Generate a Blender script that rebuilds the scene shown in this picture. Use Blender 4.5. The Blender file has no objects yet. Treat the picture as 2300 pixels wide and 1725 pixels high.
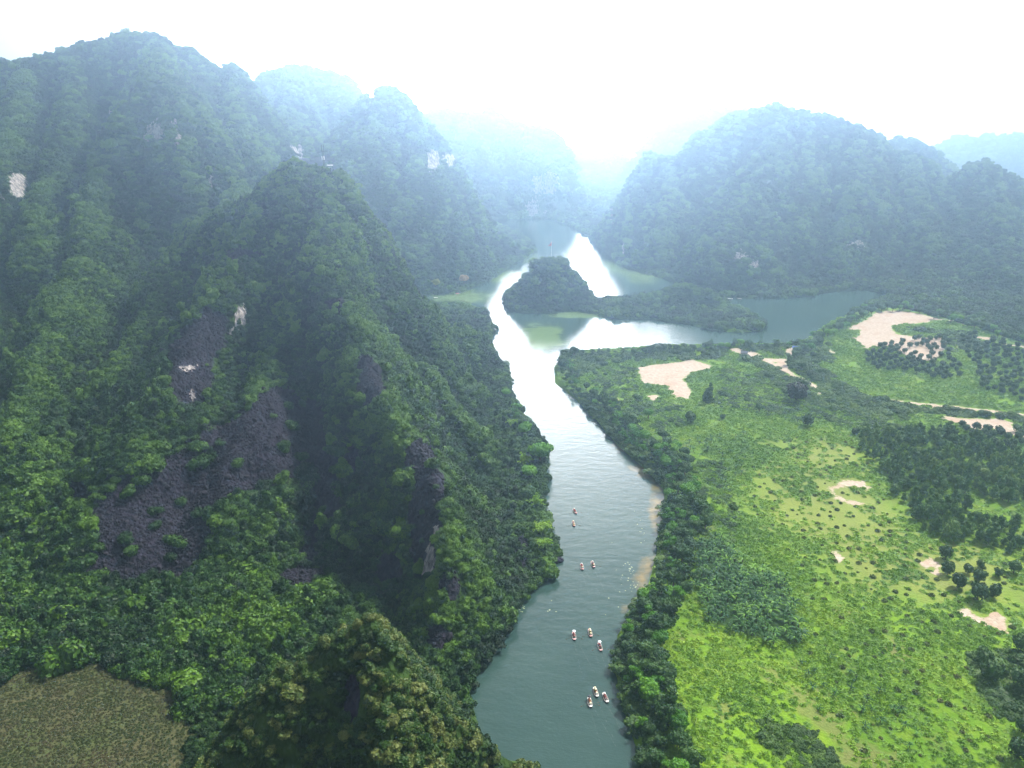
import bpy, math, random
import numpy as np
from mathutils import Vector

# ------------------------------------------------------------------ camera, sky, sun, exposure
R = math.radians
sc = bpy.context.scene
COL = sc.collection
CAM_H, HFOV, PITCH = 165.0, R(68.0), R(20.36)
FV = 1106 / math.tan(HFOV / 2)
cam = bpy.data.cameras.new('camera'); co = bpy.data.objects.new('camera', cam); COL.objects.link(co)
cam.sensor_width = 36; cam.lens = 18 / math.tan(HFOV / 2); cam.clip_start = 1; cam.clip_end = 20000
co.location = (0, 0, CAM_H); co.rotation_euler = (math.pi / 2 - PITCH, 0, 0)
sc.camera = co
SUN_EL, SUN_AZ = R(50), R(52)          # azimuth clockwise from +Y
w = bpy.data.worlds.new('World'); sc.world = w; w.use_nodes = True
nt = w.node_tree
sky = nt.nodes.new('ShaderNodeTexSky'); sky.sky_type = 'NISHITA'; sky.sun_disc = False
sky.sun_elevation = SUN_EL; sky.sun_rotation = SUN_AZ; sky.altitude = 0
sky.air_density = 1.0; sky.dust_density = 6.0; sky.ozone_density = 1.0
bg = nt.nodes['Background']; bg.inputs[1].default_value = 0.060
ov = nt.nodes.new('ShaderNodeMix'); ov.data_type = 'RGBA'; ov.inputs[0].default_value = 0.6   # thin bright overcast veil over the blue
ov.inputs[7].default_value = (5.6, 5.8, 6.0, 1)
nt.links.new(sky.outputs[0], ov.inputs[6])
# bright lobe added to the sky low ahead, to whiten the haze and river
GLOW_AZ, GLOW_EL, GLOW_A, GLOW_K = R(1), R(8), 235.0, 22.0
tc = nt.nodes.new('ShaderNodeTexCoord'); dt = nt.nodes.new('ShaderNodeVectorMath'); dt.operation = 'DOT_PRODUCT'
dt.inputs[1].default_value = (math.sin(GLOW_AZ) * math.cos(GLOW_EL), math.cos(GLOW_AZ) * math.cos(GLOW_EL), math.sin(GLOW_EL))
mx = nt.nodes.new('ShaderNodeMath'); mx.operation = 'MAXIMUM'; mx.inputs[1].default_value = 0.0
pw = nt.nodes.new('ShaderNodeMath'); pw.operation = 'POWER'; pw.inputs[1].default_value = GLOW_K
gm = nt.nodes.new('ShaderNodeMath'); gm.operation = 'MULTIPLY'; gm.inputs[1].default_value = GLOW_A
ad = nt.nodes.new('ShaderNodeMix'); ad.data_type = 'RGBA'; ad.blend_type = 'ADD'; ad.inputs[0].default_value = 1.0
nt.links.new(tc.outputs['Generated'], dt.inputs[0]); nt.links.new(dt.outputs['Value'], mx.inputs[0]); nt.links.new(mx.outputs[0], pw.inputs[0])
nt.links.new(pw.outputs[0], gm.inputs[0]); nt.links.new(ov.outputs[2], ad.inputs[6]); nt.links.new(gm.outputs[0], ad.inputs[7])
nt.links.new(ad.outputs[2], bg.inputs[0])
sun = bpy.data.lights.new('sun', 'SUN'); so = bpy.data.objects.new('sun', sun); COL.objects.link(so)
sun.energy = 5.0; sun.angle = R(3); sun.color = (1, 0.96, 0.88)
sd = Vector((math.sin(SUN_AZ) * math.cos(SUN_EL), math.cos(SUN_AZ) * math.cos(SUN_EL), math.sin(SUN_EL)))
so.rotation_euler = sd.to_track_quat('Z', 'Y').to_euler()
sc.view_settings.view_transform = 'Standard'; sc.view_settings.look = 'None'
sc.view_settings.exposure = 0.88; sc.view_settings.gamma = 1
sc.cycles.max_bounces = 5; sc.cycles.diffuse_bounces = 2; sc.cycles.glossy_bounces = 2
sc.cycles.transmission_bounces = 2; sc.cycles.volume_bounces = 1; sc.cycles.transparent_max_bounces = 4
sc.cycles.caustics_reflective = False; sc.cycles.caustics_refractive = False
sc.cycles.use_denoising = True

# ------------------------------------------------------------------ helpers
rng = np.random.default_rng(7)
random.seed(7)
cp, sp = math.cos(PITCH), math.sin(PITCH)
def P(x, y, D):                       # view point on the 2212 px wide picture at forward distance D
    U = (x - 1106) / FV; W = -(y - 829.5) / FV
    d = np.array([U, cp + W * sp, -sp + W * cp])
    p = d * (D / d[1]); p[2] += CAM_H
    return p
def G(x, y, z=0.0):                   # same, on the level z
    U = (x - 1106) / FV; W = -(y - 829.5) / FV
    d = np.array([U, cp + W * sp, -sp + W * cp])
    t = (z - CAM_H) / d[2]
    return np.array([d[0] * t, d[1] * t, z])
def proj(X, Y, Z):                    # world -> the same units
    z = Z - CAM_H
    dep = Y * cp - z * sp; up = Y * sp + z * cp
    return 1106 + FV * X / dep, 829.5 - FV * up / dep
def tag(o, label=None, cat=None, group=None, kind=None):
    if label: o['label'] = label
    if cat: o['category'] = cat
    if group: o['group'] = group
    if kind: o['kind'] = kind
    return o
def hash2(ix, iy, seed):
    n = (ix.astype(np.int64) * 374761393 + iy.astype(np.int64) * 668265263 + seed * 974634777) & 0x7fffffff
    n = ((n ^ (n >> 13)) * 1274126177) & 0x7fffffff
    n = n ^ (n >> 16)
    return (n & 0xffffff) / float(0xffffff)
def vnoise(x, y, seed=0):
    ix = np.floor(x); iy = np.floor(y); fx = x - ix; fy = y - iy
    fx = fx * fx * (3 - 2 * fx); fy = fy * fy * (3 - 2 * fy)
    a = hash2(ix, iy, seed); b = hash2(ix + 1, iy, seed); c = hash2(ix, iy + 1, seed); d = hash2(ix + 1, iy + 1, seed)
    return (a + (b - a) * fx) * (1 - fy) + (c + (d - c) * fx) * fy
def fbm(x, y, seed=0, octv=4):
    s = 0; a = 0.5; t = 0
    for k in range(octv):
        s = s + a * vnoise(x * 2 ** k + 17.3 * k, y * 2 ** k - 9.1 * k, seed + k); t += a; a *= 0.5
    return s / t * 2 - 1              # -1..1
def inside(px, py, poly):
    r = np.zeros(px.shape, bool); n = len(poly)
    for i in range(n):
        x1, y1 = poly[i]; x2, y2 = poly[(i + 1) % n]
        if y1 == y2: continue
        c = ((y1 > py) != (y2 > py)) & (px < (x2 - x1) * (py - y1) / (y2 - y1) + x1)
        r ^= c
    return r
def segd(px, py, a, b):
    dx, dy = b[0] - a[0], b[1] - a[1]; L = dx * dx + dy * dy + 1e-9
    t = np.clip(((px - a[0]) * dx + (py - a[1]) * dy) / L, 0, 1)
    return np.hypot(px - a[0] - t * dx, py - a[1] - t * dy), t
def sdist(px, py, poly):              # > 0 outside
    d = np.full(px.shape, 1e9)
    n = len(poly)
    for i in range(n):
        q, _ = segd(px, py, poly[i], poly[(i + 1) % n]); d = np.minimum(d, q)
    return np.where(inside(px, py, poly), -d, d)
def c4(pts): return [((1150 + x / 1.9228) * .96174, (862 + y / 1.9228) * .96174) for x, y in pts]
def c7(pts): return [((1900 + x / 5.185) * .96174, (680 + y / 5.185) * .96174) for x, y in pts]
def c6(pts): return [((1650 + x / 8.848) * .96174, (760 + y / 8.848) * .96174) for x, y in pts]
def gpoly(pts, z=0.0): return [tuple(G(x, y, z)[:2]) for x, y in pts]

# ------------------------------------------------------------------ the land: water outline, ridges
WATER = gpoly([(1120, 1740), (1085, 1659), (1040, 1590), (1012, 1500), (1030, 1460), (1055, 1425), (1095, 1370), (1115, 1318), (1160, 1268),
    (1195, 1235), (1205, 1195), (1185, 1150), (1172, 1080), (1180, 1010), (1180, 965), (1150, 925), (1125, 893), (1104, 850), (1100, 805),
    (1068, 785), (1058, 745), (1068, 712), (1050, 680), (1000, 662), (950, 670), (860, 690), (850, 650), (905, 640), (990, 634), (1045, 612),
    (1080, 592), (1110, 570), (1150, 552), (1152, 535), (1120, 505), (1060, 483), (1050, 475), (1100, 472), (1180, 472), (1232, 486),
    (1272, 512), (1312, 545), (1340, 574), (1400, 590), (1442, 604), (1500, 622), (1560, 640), (1610, 645), (1700, 645), (1800, 630),
    (1870, 626), (1935, 640), (1860, 668), (1790, 700), (1740, 737), (1690, 745), (1600, 748), (1500, 748), (1400, 752), (1300, 757),
    (1222, 765), (1197, 795), (1200, 828), (1242, 860), (1290, 908), (1335, 962), (1400, 1018), (1436, 1060), (1432, 1120), (1420, 1190),
    (1402, 1260), (1370, 1320), (1335, 1370), (1330, 1450), (1345, 1520), (1370, 1600), (1390, 1659), (1415, 1740)])
ISLE = gpoly([(1090, 640), (1096, 664), (1120, 674), (1180, 677), (1240, 672), (1290, 680), (1330, 688), (1380, 688), (1420, 691),
    (1480, 699), (1540, 713), (1600, 719), (1645, 713), (1655, 702), (1625, 686), (1575, 662), (1530, 645), (1470, 632), (1400, 640),
    (1330, 648), (1285, 648), (1270, 628), (1230, 612), (1150, 612), (1110, 620)])

# (name, label, [polylines of (x, y, distance, side slope)])
RIDGES = [
 ('near', [
   [(640,352,425,1.7),(695,334,430,2.2),(728,341,432,2.4),(770,430,440,2.6),(808,505,440,2.6),(840,595,435,2.4),(875,655,430,2.0),(915,705,425,1.7),(955,760,415,1.4),(1010,800,405,1.2)],
   [(640,357,425,1.5),(600,385,430,1.3),(540,435,440,1.2),(490,455,455,1.1),(440,475,480,1.0)],
   [(695,334,430,2.2),(705,450,405,1.7),(690,560,375,1.3),(760,680,342,1.4),(800,800,305,1.35),(835,880,282,1.2),(900,955,258,1.2),(960,1065,236,1.2),(985,1180,214,1.1),(965,1300,198,0.8),(945,1400,186,0.7)],
   [(600,385,430,1.3),(500,550,395,0.95),(420,700,350,0.8),(350,860,302,0.7),(270,1010,268,0.6)],
   [(690,470,410,1.2),(620,600,392,0.9),(580,760,345,0.8),(540,900,300,0.65),(480,1030,270,0.55)],
   [(862,595,435,1.6),(900,760,395,1.2),(960,860,360,1.0),(1030,930,335,0.9)],
   [(1000,690,470,1.0),(1045,720,480,1.0)],
 ]),
 ('knoll', [
   [(640,1430,128,1.4),(720,1368,130,1.6),(790,1338,131,1.6),(860,1330,131,1.6),(920,1346,132,1.7),(970,1415,134,1.7),(1010,1530,136,1.5)],
   [(640,1430,128,1.4),(545,1590,120,1.2)],
   [(860,1330,131,1.6),(830,1440,122,1.3),(850,1610,110,1.3)],
 ]),
 ('left', [
   [(-500,190,760,1.0),(-250,170,760,1.0),(-80,150,755,1.0),(0,138,750,1.1),(60,124,750,1.1),(130,114,750,1.1),(180,94,750,1.1),(250,74,745,1.2),(300,69,745,1.2),(340,80,740,1.2),(372,104,740,1.2),(410,104,740,1.2),(440,134,740,1.2),(462,149,745,1.2),(500,143,750,1.2),(520,163,750,1.3),(540,200,750,1.3),(560,260,740,1.1),(600,320,720,1.0)],
   [(340,80,740,1.2),(345,150,600,1.25),(330,200,590,1.3)],
   [(345,150,600,1.25),(280,215,585,1.3),(225,320,565,1.3),(200,410,540,1.2),(190,520,480,0.9),(130,640,400,0.8),(60,800,330,0.75),(0,980,275,0.7)],
   [(345,150,600,1.25),(420,225,600,1.3),(470,305,590,1.3),(520,400,560,1.2),(500,450,520,1.0),(430,475,500,0.9),(360,560,445,0.8),(300,680,395,0.8),(220,800,340,0.7)],
   [(60,124,750,1.1),(20,300,620,1.0),(-60,480,500,0.9),(-150,700,380,0.8),(-200,950,280,0.8),(-180,1250,200,0.8)],
   [(170,100,750,1.1),(140,260,640,1.1),(100,400,560,1.1),(60,520,480,0.9)],
   [(500,143,750,1.2),(510,260,680,1.2),(570,360,620,1.0)],
 ]),
 ('back', [
   [(540,185,1060,1.1),(570,160,1060,1.1),(610,148,1060,1.1),(650,143,1060,1.1),(705,150,1060,1.1),(750,170,1060,1.1),(778,215,1050,1.1),(800,240,1000,1.1)],
   [(640,143,1060,1.1),(620,230,900,1.0),(640,300,800,1.0)],
 ]),
 ('spur', [
   [(770,225,820,1.2),(800,205,820,1.3),(832,194,820,1.4),(870,204,820,1.4),(900,236,825,1.4),(922,282,830,1.5),(950,304,835,1.5),(975,352,840,1.6),(990,420,845,1.4),(1015,462,850,1.1),(1060,505,855,1.0),(1105,515,860,0.9),(1135,535,862,0.9)],
   [(832,194,820,1.4),(800,290,770,1.2),(700,330,740,1.0),(620,330,720,1.0)],
   [(922,282,830,1.5),(900,345,765,1.4),(935,360,765,1.5),(960,430,760,1.3),(985,520,745,1.0),(1000,580,730,0.8)],
   [(900,345,765,1.4),(860,440,730,1.1),(870,560,700,0.9)],
 ]),
 ('far', [
   [(880,250,1320,1.3),(930,245,1320,1.3),(1000,240,1320,1.3),(1060,240,1320,1.4),(1110,265,1320,1.5),(1170,278,1310,1.7),(1200,295,1300,1.9),(1212,335,1290,2.2)],
   [(1150,280,1310,1.7),(1150,330,1230,1.8),(1190,340,1230,2.0)],
   [(1000,240,1320,1.3),(1020,330,1200,1.1),(1060,400,1150,1.0)],
 ]),
 ('gap', [
   [(1190,340,2000,0.8),(1230,328,2000,1.2),(1262,335,2000,1.2),(1300,325,2000,1.2),(1330,315,2000,1.3),(1350,345,2000,1.0),(1400,360,2000,1.0)],
   [(1215,440,1560,0.8),(1260,420,1600,0.8),(1300,430,1560,0.8)],
 ]),
 ('haze_peak', [
   [(1395,310,1650,1.6),(1440,262,1650,1.4),(1500,240,1650,1.2),(1560,232,1650,1.2),(1640,240,1650,1.2),(1750,270,1650,1.2)],
 ]),
 ('right', [
   [(1262,455,905,1.6),(1285,395,915,1.7),(1305,360,925,1.7),(1332,328,930,1.7),(1372,316,930,1.6),(1405,324,930,1.5),(1442,340,930,1.4),(1478,330,930,1.4),(1505,292,930,1.5),(1550,260,930,1.5),(1620,235,930,1.4),(1690,227,930,1.4),(1740,240,930,1.4),(1800,255,935,1.4),(1850,264,940,1.4),(1882,281,945,1.4),(1912,325,945,1.4),(1962,330,945,1.3),(2002,350,940,1.3),(2030,390,935,1.2)],
   [(1690,227,930,1.4),(1660,330,850,0.9),(1600,430,790,0.8),(1560,500,750,0.8)],
   [(1442,340,930,1.4),(1450,430,850,0.9),(1420,510,800,0.8)],
   [(1332,328,930,1.7),(1330,430,880,1.4),(1345,500,840,1.1)],
   [(1560,530,715,0.9),(1600,522,715,0.9),(1650,545,715,0.9)],
   [(1850,264,940,1.4),(1850,380,850,0.9),(1830,480,780,0.8),(1800,570,725,0.7)],
   [(1962,330,945,1.3),(1990,430,860,0.8),(2020,530,770,0.6),(2000,610,715,0.5)],
   [(1740,240,930,1.4),(1740,380,850,0.9),(1720,470,790,0.8)],
 ]),
 ('rear_right', [
   [(1900,312,1180,1.4),(1950,296,1180,1.6),(1990,312,1180,1.6),(2035,335,1180,1.6),(2045,370,1180,1.4)],
 ]),
 ('edge', [
   [(2050,385,900,1.2),(2085,362,900,1.2),(2130,350,900,1.3),(2180,366,900,1.3),(2215,395,900,1.1),(2300,400,900,1.0),(2450,380,900,1.0),(2700,400,900,1.0)],
   [(2130,350,900,1.3),(2160,460,800,0.7),(2180,580,700,0.5)],
   [(2300,400,900,1.0),(2320,520,760,0.6)],
 ]),
 ('haze_right', [
   [(1980,330,2000,1.0),(2060,300,2000,1.0),(2120,296,2000,1.0),(2200,290,2000,1.0),(2350,300,2000,1.0),(2600,290,2000,1.0)],
 ]),
 ('isle', [
   [(1118,618,640,1.4),(1140,588,642,1.6),(1162,566,642,1.7),(1190,557,642,1.7),(1216,563,642,1.7),(1240,584,640,1.6),(1260,618,636,1.5),(1275,645,632,1.2)],
   [(1270,655,632,1.0),(1310,655,628,0.8),(1360,638,632,0.8),(1410,628,640,0.8),(1470,606,648,0.8),(1520,618,640,0.8),(1570,655,618,0.8),(1620,685,596,0.7)],
 ]),
]
NAMES = [r[0] for r in RIDGES]
FIELD = gpoly([(1450, 1800), (1200, 1700), (1300, 1400), (1420, 1100), (1150, 850), (1150, 750), (1700, 700), (1790, 690), (1850, 672), (1930, 664),
    (2030, 684), (2120, 712), (2212, 742), (2400, 800), (2700, 900), (3400, 1800)], 2.0)
MEADOW = gpoly([(-60,1520),(20,1470),(60,1440),(140,1420),(240,1425),(320,1450),(380,1500),(420,1560),(440,1640),(430,1720),(380,1850),(-100,1850)], 2.0)
SEGS = []
for k, (nm, lines) in enumerate(RIDGES):
    ks = {'left': 1.35, 'spur': 1.25, 'back': 1.3, 'right': 1.18, 'far': 1.15, 'near': 1.1}.get(nm, 1.0)
    for ln in lines:
        ln = [(x, y, D, s * ks) for x, y, D, s in ln]; pp = [P(x, y, D) for x, y, D, s in ln]
        for i in range(len(ln) - 1):
            SEGS.append((k, pp[i], pp[i + 1], ln[i][3], ln[i + 1][3]))
DROP = 3.5                            # the canopy stands on top of the rock
def land(X, Y):
    """height, label, distance from the water, of the terrain at world X, Y"""
    sh = X.shape; X = X.ravel(); Y = Y.ravel()
    n1 = fbm(X / 55, Y / 55, 3, 4); n2 = fbm(X / 17, Y / 17, 11, 4)
    rid = 1 - np.abs(fbm(X / 34, Y / 34, 23, 3)) * 2
    H = np.full(X.shape, -1e9); L = np.full(X.shape, -1)
    for k, a, b, s0, s1 in SEGS:
        d, t = segd(X, Y, a[:2], b[:2])
        s = s0 + (s1 - s0) * t; z = a[2] + (b[2] - a[2]) * t - DROP
        dd = d * (1.08 + 0.24 * n1 + 0.12 * n2) - np.minimum(d * 0.18, 8) * rid * 0.4
        rr = np.clip(z * 0.07, 1.5, 8)
        h = z - s * (np.sqrt(dd * dd + rr * rr) - rr) * np.where(z > 15, 1, 0.8)
        # flared foot
        foot = 0.26 * z - 0.30 * s * dd * 0.7
        h = np.maximum(h, np.minimum(foot, h + 25))
        m = h > H
        H = np.where(m, h, H); L = np.where(m, k, L)
    sw = sdist(X, Y, WATER); si = sdist(X, Y, ISLE)
    wat = np.where(si < 0, -si, np.minimum(np.abs(si), np.where(sw < 0, -sw, 1e9)))
    dry = (sw > 0) | (si < 0)
    dw = np.where(si < 0, -si, np.where(sw > 0, sw, -np.minimum(-sw, np.abs(si))))
    base = np.where(np.abs(X) < 5000, 2.0 + 0.5 * n1 + 0.25 * n2, 0)
    hill = H > base + 0.3
    opn = (inside(X, Y, FIELD) | inside(X + 7 * n1 + 3 * n2, Y + 7 * n2, MEADOW)) & (si > 0)
    L = np.where(si < 0, NAMES.index('isle'), L)
    L = np.where(hill | ~opn, L, -1)
    H = np.maximum(H, base)
    H = H + np.where(hill, (1.2 * n2 + 6.5 * (rid - 0.2)) * np.clip((H - 4) / 25, 0, 1), 0)
    bank = np.clip(dw, -6, 400)
    slope = np.where(L >= 0, 2.0, 0.9)
    H = np.minimum(H, np.where(bank > 0, 0.1 + bank * slope, bank * 0.5))
    return H.reshape(sh), L.reshape(sh), dw.reshape(sh)

NC, NR = 760, 640
tx = np.linspace(-0.98, 0.98, NC)
yy = 45 * (2900 / 45) ** (np.linspace(0, 1, NR))
GY = np.repeat(yy[:, None], NC, 1); GX = GY * tx[None, :] * 1.0
GX = GX + np.sign(tx)[None, :] * 30 * np.abs(tx)[None, :]
GZ, GL, GD = land(GX, GY)
LY = np.log(yy / 45) / math.log(2900 / 45) * (NR - 1)
def terr(X, Y):                       # bilinear read of the built mesh
    X = np.asarray(X, float); Y = np.asarray(Y, float)
    r = np.clip(np.log(np.maximum(Y, 46) / 45) / math.log(2900 / 45) * (NR - 1), 0, NR - 1.001)
    t = X / (Y + 30); c = np.clip((t + 0.98) / 1.96 * (NC - 1), 0, NC - 1.001)
    i = r.astype(int); j = c.astype(int); fr = r - i; fc = c - j
    f = lambda A: (A[i, j] * (1 - fc) + A[i, j + 1] * fc) * (1 - fr) + (A[i + 1, j] * (1 - fc) + A[i + 1, j + 1] * fc) * fr
    return f(GZ), GL[i, j], f(GD)
def hit(x, y):                        # first terrain point along a view ray
    U = (x - 1106) / FV; W = -(y - 829.5) / FV
    d = np.array([U, cp + W * sp, -sp + W * cp]); d /= d[1]
    D = np.arange(60, 2500, 1.0)
    z, _, _ = terr(d[0] * D, D)
    k = np.argmax(CAM_H + d[2] * D < z)
    return np.array([d[0] * D[k], D[k], z[k]])

# ------------------------------------------------------------------ materials
def new_mat(name):
    m = bpy.data.materials.new(name); m.use_nodes = True
    n = m.node_tree; b = n.nodes['Principled BSDF']
    return m, n, b
def N(n, t, **kw):
    x = n.nodes.new(t)
    for k, v in kw.items(): setattr(x, k, v)
    return x
def mixc(n, fac, a, b, blend='MIX'):
    m = N(n, 'ShaderNodeMix', data_type='RGBA', blend_type=blend)
    for s, v in ((m.inputs[0], fac), (m.inputs[6], a), (m.inputs[7], b)):
        if hasattr(v, 'links') or hasattr(v, 'is_linked'): n.links.new(v, s)
        elif isinstance(v, (int, float)): s.default_value = v
        else: s.default_value = (*v, 1)
    return m.outputs[2]
def math_(n, op, a, b=0.0, c=None):
    m = N(n, 'ShaderNodeMath', operation=op)
    for s, v in zip(m.inputs, (a, b, c)):
        if v is None: continue
        if hasattr(v, 'is_linked'): n.links.new(v, s)
        else: s.default_value = v
    return m.outputs[0]
def noise(n, scale, detail=3, vec=None, rough=0.55):
    t = N(n, 'ShaderNodeTexNoise'); t.inputs['Scale'].default_value = scale; t.inputs['Detail'].default_value = detail
    t.inputs['Roughness'].default_value = rough
    n.links.new(vec if vec is not None else N(n, 'ShaderNodeNewGeometry').outputs['Position'], t.inputs['Vector'])
    return t.outputs[0]
def ramp(n, x, lo, hi):
    m = N(n, 'ShaderNodeMapRange'); m.clamp = True
    n.links.new(x, m.inputs[0]); m.inputs[1].default_value = lo; m.inputs[2].default_value = hi
    return m.outputs[0]
def attr(n, name, typ='GEOMETRY'):
    a = N(n, 'ShaderNodeAttribute', attribute_name=name, attribute_type=typ)
    return a.outputs['Fac']
def plain(name, col, rough=0.7, metal=0):
    m, n, b = new_mat(name)
    f = ramp(n, noise(n, 3.0), 0.3, 0.7)
    c = mixc(n, f, tuple(v * 0.85 for v in col), tuple(min(1, v * 1.1) for v in col))
    n.links.new(c, b.inputs['Base Color']); b.inputs['Roughness'].default_value = rough; b.inputs['Metallic'].default_value = metal
    return m
def leaf_mat(name, dark, mid, light, trans=0.3, inst=False, patch=0.03):
    m, n, b = new_mat(name)
    rnd = N(n, 'ShaderNodeObjectInfo').outputs['Random']
    lv = attr(n, 'lv')
    p = noise(n, patch, 3)
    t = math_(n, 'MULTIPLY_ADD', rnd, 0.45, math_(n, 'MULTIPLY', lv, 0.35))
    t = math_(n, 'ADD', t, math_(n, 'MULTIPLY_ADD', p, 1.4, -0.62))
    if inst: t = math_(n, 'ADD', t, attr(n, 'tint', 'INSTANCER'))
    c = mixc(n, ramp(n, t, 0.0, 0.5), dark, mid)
    c = mixc(n, ramp(n, t, 0.5, 1.05), c, light)
    n.links.new(c, b.inputs['Base Color']); b.inputs['Roughness'].default_value = 0.55
    b.inputs['Specular IOR Level'].default_value = 0.25
    tr = N(n, 'ShaderNodeBsdfTranslucent'); n.links.new(mixc(n, 1.0, c, (0.9, 1.0, 0.4), 'MULTIPLY'), tr.inputs[0])
    ms = N(n, 'ShaderNodeMixShader'); ms.inputs[0].default_value = trans
    n.links.new(b.outputs[0], ms.inputs[1]); n.links.new(tr.outputs[0], ms.inputs[2])
    n.links.new(ms.outputs[0], n.nodes['Material Output'].inputs[0])
    return m

def mat_hill():
    m, n, b = new_mat('hillside')
    g = N(n, 'ShaderNodeNewGeometry').outputs['Position']
    base = mixc(n, ramp(n, noise(n, 0.25, 5), 0.35, 0.65), (0.018, 0.042, 0.010), (0.045, 0.085, 0.018))
    # rock, streaked downwards
    mp = N(n, 'ShaderNodeMapping'); mp.inputs['Scale'].default_value = (1, 1, 0.22); n.links.new(g, mp.inputs[0])
    st = noise(n, 0.55, 6, mp.outputs[0], 0.65)
    rock = mixc(n, ramp(n, st, 0.32, 0.68), (0.009, 0.008, 0.015), (0.038, 0.034, 0.055))
    pale = mixc(n, ramp(n, st, 0.35, 0.6), (0.07, 0.065, 0.07), (0.40, 0.37, 0.36))
    rk = math_(n, 'ADD', attr(n, 'rock'), math_(n, 'MULTIPLY_ADD', noise(n, 0.35, 5), 1.2, -0.6))
    pk = math_(n, 'ADD', attr(n, 'pale'), math_(n, 'MULTIPLY_ADD', noise(n, 0.45, 6, mp.outputs[0], 0.65), 2.6, -1.38))
    c = mixc(n, ramp(n, rk, 0.4, 0.5), base, rock)
    c = mixc(n, ramp(n, pk, 0.48, 0.56), c, pale)
    n.links.new(c, b.inputs['Base Color']); b.inputs['Roughness'].default_value = 0.95
    b.inputs['Specular IOR Level'].default_value = 0.1
    vo = N(n, 'ShaderNodeTexVoronoi'); vo.inputs['Scale'].default_value = 0.8; n.links.new(mp.outputs[0], vo.inputs[0])
    hh = math_(n, 'ADD', math_(n, 'MULTIPLY', st, 1.2), vo.outputs[0])
    bp = N(n, 'ShaderNodeBump'); bp.inputs['Strength'].default_value = 1.0; bp.inputs['Distance'].default_value = 1.0
    n.links.new(hh, bp.inputs['Height']); n.links.new(bp.outputs[0], b.inputs['Normal'])
    return m
def mat_field():
    m, n, b = new_mat('field_ground')
    f1 = noise(n, 0.022, 4); f2 = noise(n, 0.12, 5); f3 = noise(n, 1.1, 4)
    c = mixc(n, ramp(n, f1, 0.38, 0.62), (0.085, 0.175, 0.012), (0.14, 0.255, 0.015))
    c = mixc(n, math_(n, 'MULTIPLY', ramp(n, f2, 0.50, 0.68), 0.4), c, (0.22, 0.29, 0.022))
    c = mixc(n, math_(n, 'MULTIPLY', ramp(n, f2, 0.46, 0.30), 0.7), c, (0.15, 0.15, 0.05))
    ol = math_(n, 'ADD', attr(n, 'olive'), math_(n, 'MULTIPLY_ADD', noise(n, 0.06, 5), 1.2, -0.6))
    c = mixc(n, math_(n, 'MULTIPLY', ramp(n, ol, 0.2, 0.9), 0.7), c, (0.21, 0.22, 0.065))
    gv = math_(n, 'ADD', attr(n, 'grove'), math_(n, 'MULTIPLY_ADD', noise(n, 0.15, 4), 1.2, -0.6))
    c = mixc(n, ramp(n, gv, 0.3, 0.7), c, (0.025, 0.055, 0.015))
    br = math_(n, 'ADD', attr(n, 'brown'), math_(n, 'MULTIPLY_ADD', noise(n, 0.09, 5), 1.5, -0.75))
    c = mixc(n, math_(n, 'MULTIPLY', ramp(n, br, 0.42, 0.62), 0.45), c, (0.17, 0.12, 0.075))
    c = mixc(n, math_(n, 'MULTIPLY', ramp(n, f3, 0.52, 0.70), 0.5), c, (0.05, 0.10, 0.015))
    # attribute 'sand': metres inside a bare patch
    e = math_(n, 'ADD', attr(n, 'sand'), math_(n, 'MULTIPLY_ADD', noise(n, 0.25, 7, rough=0.7), 9.0, -4.9))
    f4 = noise(n, 0.5, 6)
    s = mixc(n, ramp(n, f4, 0.3, 0.7), (0.33, 0.25, 0.19), (0.50, 0.41, 0.34))
    s = mixc(n, math_(n, 'MULTIPLY', ramp(n, noise(n, 0.09, 6, rough=0.7), 0.5, 0.62), 0.6), s, (0.36, 0.23, 0.16))
    s = mixc(n, math_(n, 'MULTIPLY', ramp(n, noise(n, 1.6, 3), 0.62, 0.70), 0.6), s, (0.14, 0.14, 0.06))
    c = mixc(n, ramp(n, e, 0.0, 0.8), c, s)
    n.links.new(c, b.inputs['Base Color']); b.inputs['Roughness'].default_value = 0.95
    b.inputs['Specular IOR Level'].default_value = 0.1
    bp = N(n, 'ShaderNodeBump'); bp.inputs['Strength'].default_value = 0.8; bp.inputs['Distance'].default_value = 0.35
    n.links.new(f3, bp.inputs['Height']); n.links.new(bp.outputs[0], b.inputs['Normal'])
    return m
def mat_meadow():
    m, n, b = new_mat('meadow_grass')
    mp = N(n, 'ShaderNodeMapping'); mp.inputs['Scale'].default_value = (0.5, 1.6, 1); mp.inputs['Rotation'].default_value = (0, 0, 0.15)
    n.links.new(N(n, 'ShaderNodeNewGeometry').outputs['Position'], mp.inputs[0])
    f = noise(n, 1.2, 6, mp.outputs[0], 0.7); g = noise(n, 0.06, 4)
    c = mixc(n, ramp(n, g, 0.38, 0.62), (0.045, 0.066, 0.010), (0.062, 0.056, 0.020))
    c = mixc(n, math_(n, 'MULTIPLY', ramp(n, f, 0.42, 0.75), 0.5), c, (0.085, 0.078, 0.032))
    c = mixc(n, math_(n, 'MULTIPLY', ramp(n, f, 0.55, 0.3), 0.5), c, (0.06, 0.085, 0.02))
    n.links.new(c, b.inputs['Base Color']); b.inputs['Roughness'].default_value = 0.95
    bp = N(n, 'ShaderNodeBump'); bp.inputs['Distance'].default_value = 0.3
    n.links.new(f, bp.inputs['Height']); n.links.new(bp.outputs[0], b.inputs['Normal'])
    return m
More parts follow.
